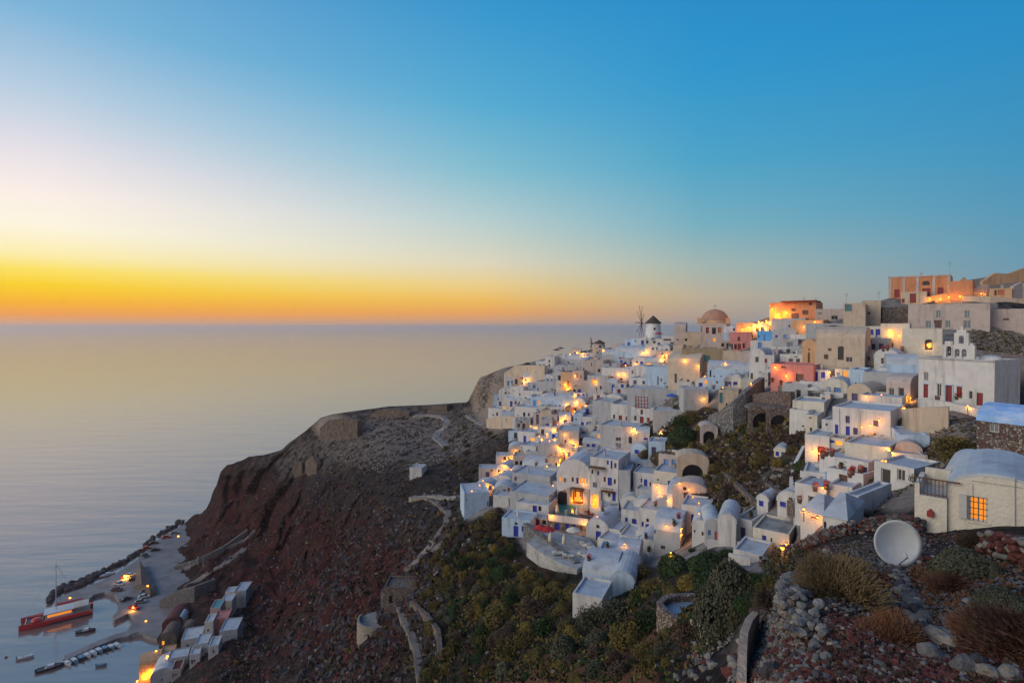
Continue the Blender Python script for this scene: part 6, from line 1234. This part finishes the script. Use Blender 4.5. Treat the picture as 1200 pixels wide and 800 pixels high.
def boat(px, py, L_, ang, kind, label, group='small boats in the harbour'):
    e = empty('motor_boat', at(px, py, seaD(py)), R(ang), label=label, cat='boat', group=group)
    hull('hull', L_, L_ * .34, .7, M[kind], e)
    box_obj('bench', [(-L_*.2, -L_*.12, -L_*.13, L_*.13, .5, .72), (L_*.05, L_*.12, -L_*.12, L_*.12, .5, .72)], M['deck'], e)
    if L_ > 5: box_obj('cabin', [(-L_*.1, L_*.15, -L_*.1, L_*.1, .6, 1.3)], M['hullw'], e); box_obj('windscreen', [(L_*.151, L_*.17, -L_*.1, L_*.1, .9, 1.4)], M['op_k'], e)
    if 'pier' in group: box_obj('tarpaulin', [(-L_*.3, L_*.2, -L_*.13, L_*.13, .72, .95)], M['hullw' if kind != 'hullb' else 'hulll'], e)
    box_obj('outboard_motor', [(-L_*.56, -L_*.5, -.15, .15, -.2, 1.0)], M['hullb'], e)
boat(59, 783, 6.5, 35, 'hullb', 'long dark white topped speedboat at the bottom left corner'); boat(30, 771, 4.2, 25, 'hullw', 'small pale boat at the far left of the bay'); boat(101, 740, 5.4, 20, 'hullb', 'dark boat in the middle of the basin')
boat(119, 780, 2.8, 15, 'hulll', 'little blue dinghy floating apart below the pier'); boat(126, 674, 5.5, 40, 'hullw', 'pale boat hauled up on the quay behind the rocks')
for i, (px, py) in enumerate([(79,778),(87,775),(95,772),(102,769),(109,766),(116,763),(123,761),(130,759),(137,757)]):
    boat(px, py, 4.2, -28, ['hullw','hulll','hullb','hullw','hullw','hulll','hullb','hulll','hullw'][i], ['outermost white boat of the pier row','blue boat next to the outermost in the pier row','dark boat third from the pier end','white boat fourth from the pier end','white boat in the middle of the pier row','blue boat just past the middle of the pier row','dark boat third from the shore in the pier row','blue boat second from the shore in the pier row','white boat nearest the shore in the pier row'][i], 'boats moored along the pier')
o = mesh_obj('buoy', *(lambda v, f: (v, f))(*(lambda v, f: (cylv(v, f, (0,0,-.3), (0,0,.4), .45, .3, 8), (v, f))[1])([], [])), M['rwood']); o.location = at(7, 770, seaD(770)); tag(o, 'small red buoy at the left edge of the bay', 'buoy')
# catamaran
b0 = at(23, 735, seaD(735)); b1 = at(109, 714, seaD(714)); ax = (b0 - b1); Lc = ax.length; ca = math.atan2(ax.y, ax.x)
e = empty('catamaran', (b0 + b1) / 2, ca, label='large red catamaran with a tall mast and lit cabin moored at the quay', cat='catamaran')
for s in (-1, 1):
    h_ = hull('hull', Lc, 1.7, 1.5, M['hullred'], e, -.6, .35); h_.location = (0, s * 3.2, 0)
    st = box_obj('hull_stripe', (-Lc/2 + .4, Lc * .1, s * 3.2 - .88, s * 3.2 + .88, .2, .5), M['hullb'], h_); st.location = (0, -s * 3.2, 0)
box_obj('deck', (-Lc/2 + .8, Lc * .16, -2.8, 2.8, 1.3, 1.55), M['deck'], e)
cb = box_obj('cabin', [(-Lc*.22, Lc*.16, -2.5, 2.5, 1.553, 2.0), (-Lc*.22, Lc*.16, -2.5, -2.35, 2.0, 3.2), (-Lc*.22, Lc*.16, 2.35, 2.5, 2.9, 3.2), (Lc*.15, Lc*.16, -2.35, 2.35, 2.0, 3.2)], M['hullw'], e)
box_obj('cabin_roof', (-Lc*.40, Lc*.18, -2.7, 2.7, 3.2, 3.38), M['hullw'], e)
box_obj('cabin_window', [(-Lc*.2, Lc*.08, -2.56, -2.505, 2.15, 2.95)], M['op_o'], cb); box_obj('cabin_window', [(-Lc*.2, Lc*.13, 2.505, 2.56, 2.1, 2.9)], M['op_o'], cb)
box_obj('awning', (-Lc*.44, -Lc*.23, -2.6, 2.6, 3.4, 3.5), M['canvas'], e)
for x in (-Lc*.42, -Lc*.3):
    for y in (-2.4, 2.4): cyl_obj('awning_post', (x, y, 1.5), (x, y, 3.4), .05, .05, M['frame'], e, n=6)
cyl_obj('mast', (Lc*.02, 0, 1.5), (Lc*.02, 0, 20), .17, .10, M['frame'], e, n=8); cyl_obj('boom', (Lc*.02, 0, 4.6), (-Lc*.36, 0, 4.9), .13, .1, M['frame'], e, n=6)
v, f = [], []; cylv(v, f, (Lc*.0, 0, 4.95), (-Lc*.35, 0, 5.15), .42, .22, 8); mesh_obj('furled_sail', v, f, M['hullred'], e)
v, f = [], []
for q in ((Lc*.46, 0, 1.4), (-Lc*.4, 2.6, 1.6), (-Lc*.4, -2.6, 1.6)): cylv(v, f, (Lc*.02, 0, 19.5), q, .03, .03, 4)
mesh_obj('rigging', v, f, M['metal'], e)
cyl_obj('crossbeam', (Lc*.42, -3.2, 1.5), (Lc*.42, 3.2, 1.5), .14, .14, M['hullw'], e)
box_obj('trampoline', (Lc*.18, Lc*.41, -2.6, 2.6, 1.38, 1.42), M['hullb'], e)
lathe('bow_awning', [(1.7, 0), (1.3, .4), (.02, .6)], M['hullred'], e, n=10, loc=(Lc*.27, 2.0, 2.2))
# breakwater rocks
br = empty('breakwater', at(90, 688, seaD(688)), 0, label='breakwater of piled dark boulders behind the catamaran', cat='breakwater')
rb = random.Random(9); BL = [(58,703),(62,694),(78,688),(92,684),(106,677),(120,671),(134,664),(148,657),(160,650),(170,642),(178,633),(190,625),(202,618),(214,611)]
for a, b in zip(BL[:-1], BL[1:]):
    for k in range(18 if a[0] < 110 else 8):
        t = rb.random(); px = a[0] + (b[0]-a[0]) * t; py = a[1] + (b[1]-a[1]) * t + rb.uniform(-3.5, 3.5 if a[0] < 110 else .5); p = at(px, py, seaD(py, .5)); s = rb.uniform(.6, 1.5)
        o = inst('boulder', rb.choice(STONE['d']), br, p - br.location, (rb.uniform(-.5,.5), rb.uniform(-.5,.5), rb.uniform(0,6)), (s*1.3, s, s * .8))
# cars
def car(px, py, ang, m, label):
    e = empty('parked_car', at(px, py, seaD(py, 1.3)), R(ang), label=label, cat='car', group='cars parked on the quay')
    v = []; f = []; pr = [(-2.0,.35),(-2.05,.8),(-1.5,.92),(1.0,.9),(1.95,.75),(2.05,.4)]
    for y in (-.82, .82): v += [(x, y, z) for x, z in pr]
    n = len(pr); f = [tuple(range(n)), tuple(reversed(range(n, 2*n)))] + [(i, n+i, n+(i+1) % n, (i+1) % n) for i in range(n)]
    mesh_obj('body', v, f, m, e)
    v = []; pr = [(-1.5,.92),(-1.1,1.4),(.3,1.42),(.95,.9)]
    for y in (-.72, .72): v += [(x, y, z) for x, z in pr]
    n = 4; f = [tuple(range(n)), tuple(reversed(range(n, 2*n)))] + [(i, n+i, n+(i+1) % n, (i+1) % n) for i in range(n)]
    cb = mesh_obj('cabin_glass', v, f, M['op_k'], e); box_obj('car_roof', (-1.08, .3, -.68, .68, 1.403, 1.46), m, e)
    for x in (-1.25, 1.25):
        for y in (-.84, .72): cyl_obj('wheel', (x, y, .32), (x, y + .14, .32), .32, .32, M['op_k'], e, n=10)
    for y in (-.6, .6): box_obj('headlight', (1.96, 2.05, y-.15, y+.15, .55, .7), M['frame'], e)
CARM = {'r': M['hullred'], 'w': M['hullw'], 'b': M['hullb'], 'l': M['hulll'], 's': mat('silver_paint', (.30,.32,.34), .35, metal=.4), 'd': mat('dark_red_paint', (.10,.02,.025), .4)}
for px, py, a, k, lb in [(140,685,-10,'w','white car at the head of the harbour basin'),(137,692,-5,'d','dark red car just below the white one at the basin'),(165,686,5,'l','blue van like car beside the sloping brown wall'),(171,694,20,'s','silver car at the back of the parking row'),(169,700,20,'w','white car second in the parking row'),(165,706,20,'s','silver car third in the parking row'),(157,713,-20,'r','orange red lit car at the lower end of the quay'),(148,703,60,'b','dark blue car standing alone by the basin edge'),(158,680,10,'b','dark car at the foot of the brown wall'),
    (153,675,40,'w','pale car beside the red lit one'),(148,676,50,'r','red lit car near the top of the basin'),(175,689,30,'b','dark car squeezed against the upper road'),(172,643,40,'r','red car on the outer quay by the sea wall'),(180,637,35,'d','dark red car on the outer quay'),(195,630,30,'r','bright red car highest on the outer quay'),(170,652,-30,'b','dark car on the bend of the outer quay'),(182,645,35,'b','black car on the outer quay'),(205,625,25,'s','silver car at the far end of the quay')]:
    car(px, py, a, CARM[k], lb)
o = slab('ramp', [(157,680),(164,656),(184,688),(176,690),(166,684)], 4.2, 4, M['s'], label='sloping brown stone ramp in the middle of the quay', cat='ramp', kind='thing')
for v_ in o.data.vertices:
    if v_.co.z > 2 and (pix(v_.co)[0] < 162 or pix(v_.co)[0] > 178): v_.co.z -= 1.8
# harbour houses
HR = '''
186 206 741 764 16 7 v s | W191,753,3,5,y W198,752,3,5,g D196,760,3,4,k | dark red fronted vaulted boathouse above the lit quay restaurant
190 213 724 741 18 10 v d2 | D200,736,5,6,k | long pale vaulted boathouse roof with a dark red front
212 226 734 746 14 5 v s | D219,742,8,7,k | small dark arched boathouse beside the long pale vault
212 236 748 764 10 7 f g | W220,756,2,3,k | flat roofed greyish harbour house right of the red fronted boathouse
228 244 754 770 12 6 f g | W236,762,3,3,k | pale harbour house with a split roof under the cliff
188 204 764 779 10 4 f o | D196,770,12,11,y | harbour restaurant lit bright orange at the water edge
196 220 770 786 10 5 f g | W207,778,12,4,k | flat grey awning roofed tavern beside the lit restaurant
163 188 777 800 8 6 s o | D176,789,18,8,y | round tan roofed waterside tavern glowing orange inside
176 205 783 806 12 8 v g | W190,796,2,2,k | white vaulted boathouse in front at the bottom edge
206 216 722 734 14 5 v w | W211,729,2,3,k | tiny white vault tucked behind the long pale boathouse vault
222 234 766 780 10 5 f w | W228,774,2,3,b D225,775,2,5,r | small white harbour house with a red door below the split roof
200 212 784 796 12 5 f m | W206,790,2,2,k D203,791,2,5,l | small mauve harbour house beside the white vaulted boathouse at the bottom
244 256 756 770 12 5 f w | W250,763,2,3,k | lone white store house on the slope right of the split roofed house
240 250 728 750 14 5 f c | W244,738,2,3,k | cream slender harbour house left of the teal terrace
246 258 712 738 14 6 f m | W252,722,2,3,g | mauve stepped harbour house with a teal terrace
250 267 724 741 14 5 f p | W256,728,1,1,n | rose pink walled terrace house over the harbour
258 272 704 724 16 5 f c | W264,712,2,3,k W268,714,2,3,k | cream cottage at the top of the harbour terraces
264 276 693 708 16 4 f w | W270,700,2,3,k | white turret house highest of the harbour terraces
274 288 692 712 18 7 f g | W280,702,1,1,k | long pale sloping roofed shed beside the white turret house
257 278 738 752 14 7 f g | W268,745,1,1,k | empty pale platform with low walls below the pink terrace house
'''
M['teal'] = mat('teal_terrace', (.10,.30,.33), .7, var=.1)
M['d2'] = mat('dark_red_render', (.10,.03,.03), .85, var=.2, scale=1)
for r in HR.strip().split('\n'): H_(r, name='harbour_house', group='houses of the little harbour', ext=4, roofm='teal' if 'with a teal' in r else 'p' if 'rose pink' in r else 'd2' if 'mauve' in r else None)
for px, py, lb in [(222,668,'left'),(232,662,'middle'),(238,664,'right')]:
    v, f = [], []; p = gp(px, py); cylv(v, f, (0,0,-1), (0,0,3.2), .12, .1, 6); cylv(v, f, (0,0,3.2), (0,0,3.6), .25, .2, 6); o = mesh_obj('post', v, f, M['frame']); o.location = p; tag(o, 'pale post, %s one of three at the inclined harbour road' % lb, 'post', 'posts by the inclined road', 'thing')
# ------------------------------------------------------------------ lamps that are lit
bpy.context.view_layer.update()
DG = bpy.context.evaluated_depsgraph_get()
BULB = None
def lamp(px, py, power=40, rad=.13, col=(1, .345, .02), back=.7, name='lamp', label=None, group='lit lamps of the village'):
    global BULB
    d = Vector(((px - 600) / F, 1, -(py - HZ) / F)).normalized(); o0 = Vector((0, 0, H))
    ok, loc, nor, *_ = S.ray_cast(DG, o0, d)
    if not ok: loc = gp(px, py); nor = Vector((0, -1, 0))
    if (loc - o0).length < 20 and px < 1080: loc = gp(px, py)
    p = loc - d * back; sc = max(.7, loc.y / 120)
    lb = label or where_label('orange lamp glowing', px, py)
    if BULB is None:
        bm = bmesh.new(); bmesh.ops.create_icosphere(bm, subdivisions=2, radius=1); BULB = bpy.data.meshes.new('bulb'); bm.to_mesh(BULB); bm.free(); BULB.materials.append(M['bulb'])
    e = empty(name, p, 0, label=lb, cat='lamp', group=group)
    inst('bulb', BULB, e, (0,0,0), (0,0,0), (rad * sc,) * 3)
    if abs(nor.z) < .5: cyl_obj('bracket', (0, 0, rad * sc * 1.2), tuple((loc - p) + Vector((0,0,rad * 1.4))), .03, .03, M['metal'], e, n=5)
    else: cyl_obj('post', (0, 0, -rad * sc * .9), (0, 0, -1.2), .05, .06, M['metal'], e, n=6)
    box_obj('cap', (-.16*sc, .16*sc, -.16*sc, .16*sc, rad*sc, rad*sc + .05), M['metal'], e)
    l = bpy.data.lights.new('lamp_light', 'POINT'); l.energy = power * 1.5 * sc * sc; l.color = col; l.shadow_soft_size = rad * sc
    lo = bpy.data.objects.new('lamp_light', l); lo.location = (0, -.02, -rad * sc - .12); link(lo, e)
LM = [(802,421,60),(818,428.5,60),(847,454,50),(825,467,60),(826,441,60),(908.5,430,90),(921.5,440,120),(972.5,436,80),(707,410,40),(733,428,30),(725,438,30),(731,438,30),(757,411,50),(753,413,40),(777,416.5,50),(780.5,416,50),(775,420,40),(745,426,25),
 (1015,464,60),(1033,462.5,90),(1067,466,90),(1134,475.5,80),(1060,478,70),(1054,393,60),(952,528,90),(960,531,60),(957,567,100),(964,571,50),(942,596,110),(958,606,50),(880,384,90),(884,380,90),(888,383,110),(893,378,120),(898,376,150),(902,379,90),(889,377,80),(896,384,80),(905,362,150),(910,369,260),(922,366,110),
 (674,463,40),(664,473,40),(674,471,40),(674,476,40),(673.5,482,40),(686,475,50),(663,486.5,40),(658,492,40),(653.5,497,40),(649,503,60),(661,490,40),(622,499,40),(627,502,40),(632,511,50),(635,514,50),(644,516.5,60),(650,514,40),
 (654,523,60),(659,529,70),(664,531,60),(657,538,60),(655,543,50),(674,520,60),(669,517,50),(662,509,40),(641,508,40),(598,536,50),(592.5,540,50),(590,545.5,60),(585.5,553,60),(582,556,50),(599,550,50),(604,528,40),(570.5,569,50),(578.5,571,40),(566,563,40),(562,568,40),(553,575,40),(641,546,50),(648,568.5,90),
 (645,604,90),(684,613,80),(700,605,50),(696,590,40),(684,566,40),(796.5,566,60),(807.5,573.5,60),(776,581,70),(782,586,90),(819,589,50),(819,601,80),(812,582,40),(781,615.5,60),(799,619,90),(799,626,50),(732,637,50),(786,647,60),(665,455,70),(662,450,50),(613,446,50),(618,444,30),(674,440,25),(697,447,40),(640,411,0),(683,414,40),(676,413,40),(668,415,30),
 (1042,525,160),(1046,530,120),(1038,540,60),(1090,350,60),(1102,350,60),(1112,348,50),(1125,347,40),(1040,497,0),(1150,344,30),(917,642,50),(921,637,30),(1010,500,30),(1020,498,50),(1030,492,40),(880,449,50),(775,505,70),(741,503,120),(745,505,80),(942,383,50),(955,377,40),(850,425,30),(870,386,60),(877,383,60),
 (671,586,50),(682,586,50),(697,585,60),(770,570,50),(772,576,40)]
for x, y, p in LM:
    if p: lamp(x, y, p, back=.75 if y > 400 else 1.0)
lamp(1043.5, 388, 90, .42, (1,.45,.05), .6, 'globe_lamp', 'big orange globe lamp on the cafe terrace wall'); lamp(1088, 404, 90, .3, (1,.45,.05), .3, 'lamp', 'lamp glowing inside the arched niche of the cream wall')
for x, y, p, lb in [(196,768,260,'lamp of the orange lit harbour restaurant'),(183,762,60,'yellow lamp at the corner of the red fronted boathouse'),(178,786,200,'lamp inside the round roofed waterside tavern'),(170,792,120,'low lamp at the water side of the round roofed tavern'),(161,797,60,'red orange lamp at the bottom edge quay'),(209,628,120,'yellow lamp at the far end of the quay'),(173,686,160,'red orange lamp beside the brown ramp wall'),(147,674,120,'red orange lamp near the cars at the basin head'),(156,711,90,'orange lamp by the lower quay cars'),(82,700,80,'red lamp on the mooring behind the mast'),(171,727,60,'dim orange lamp among the rocks under the harbour wall')]:
    lamp(x, y, p * 2, .2, (1,.38,.04) if 'yellow' not in lb else (1,.65,.2), .8, 'lamp', lb, 'lit lamps of the harbour')
# aerials and wires on the skyline
for px, py, hh, lb in [(942,362,3.0,'thin aerial mast with a box on the orange lit building'),(956,362,2.8,'second thin aerial on the skyline right of the orange lit building'),(1113,323,3.4,'thin aerial on the orange mansion'),(1030,352,2.2,'television aerial on the tan two window house'),(992,355,2.4,'television aerial on the tan tower house'),(600,426,2.6,'thin flag pole at the seaward tip of the ridge')]:
    D = float(np.exp(logD(px, py + 12))); v, f = [], []; cylv(v, f, (0,0,-2), (0,0,hh), .06, .04, 5)
    for k in range(3): cylv(v, f, (-.5 + k*.1, 0, hh - .2 - k * .3), (.5 - k*.1, 0, hh - .2 - k * .3), .03, .03, 4)
    o = mesh_obj('aerial', v, f, M['metal']); o.location = at(px, py, D); tag(o, lb, 'aerial', kind='thing')

# pots of red flowers and bushes on the terraces
pr_ = random.Random(4); PF = bush_mesh('flowers', 'rust_twigs', 90, .2, 555); PL = bush_mesh('flowers', 'green_leaves', 90, .2, 556); M['flower'] = mat('red_flowers', (.45,.03,.03), .8, var=.3); PR = bush_mesh('flowers', 'flower', 90, .16, 557)
for i, (px, py, k) in enumerate([(628,545,'r'),(640,541,'r'),(652,546,'g'),(712,641,'g'),(706,598,'r'),(690,602,'g'),(768,592,'r'),(795,607,'r'),(968,533,'r'),(975,534,'r'),(964,536,'r'),(999,555,'r'),(996,558,'r'),(1008,554,'r'),(985,548,'g'),(757,630,'g'),(790,615,'g'),(836,455,'r'),(905,447,'g'),(915,450,'g'),(1126,466,'r'),(1121,467,'r'),(1040,410,'r'),(1035,411,'r'),(1057,411,'r'),(880,606,'g'),(741,437,'r'),(715,428,'r'),(650,463,'g'),(604,562,'r'),(596,575,'r'),(937,588,'r'),(968,572,'r'),(955,574,'r'),(690,656,'r'),(760,645,'g')]):
    p = gp(px, py); d = Vector(((px - 600) / F, 1, -(py - HZ) / F)).normalized(); ok, loc, *_ = S.ray_cast(DG, Vector((0,0,H)), d)
    if ok: p = loc
    e = empty('flower_pot', p, 0, label=where_label('pot of %s' % ('red flowers' if k == 'r' else 'green leaves'), px, py), cat='potted plant', group='flower pots on the terraces')
    lathe('pot', [(.02, -.1), (.2, -.1), (.28, .4), (.22, .4)], M['wood'], e, n=8); inst('flowers', PR if k == 'r' else PL, e, (0,0,.55), (0,0,0), (.5,.5,.45))
# ------------------------------------------------------------------ air
def build_haze():
    m = bpy.data.materials.new('sea_haze'); m.use_nodes = True; t = m.node_tree; t.nodes.clear()
    p = t.nodes.new('ShaderNodeVolumePrincipled'); p.inputs['Color'].default_value = (1.0, .86, .86, 1); p.inputs['Density'].default_value = HAZE; p.inputs['Anisotropy'].default_value = .7
    o = t.nodes.new('ShaderNodeOutputMaterial'); t.links.new(p.outputs[0], o.inputs['Volume'])
    v, f = [], []; boxv(v, f, -17200, 17200, -1700, 17200, -60, 135)
    h = mesh_obj('haze', v, f, m); tag(h, kind='stuff', label='thin mauve haze over the sea towards the horizon')
HAZE = 1.5e-4
build_haze()

for o in COL.objects:
    if len(str(o.get('label', '')).split()) > 16: print('LONG', o['label'])
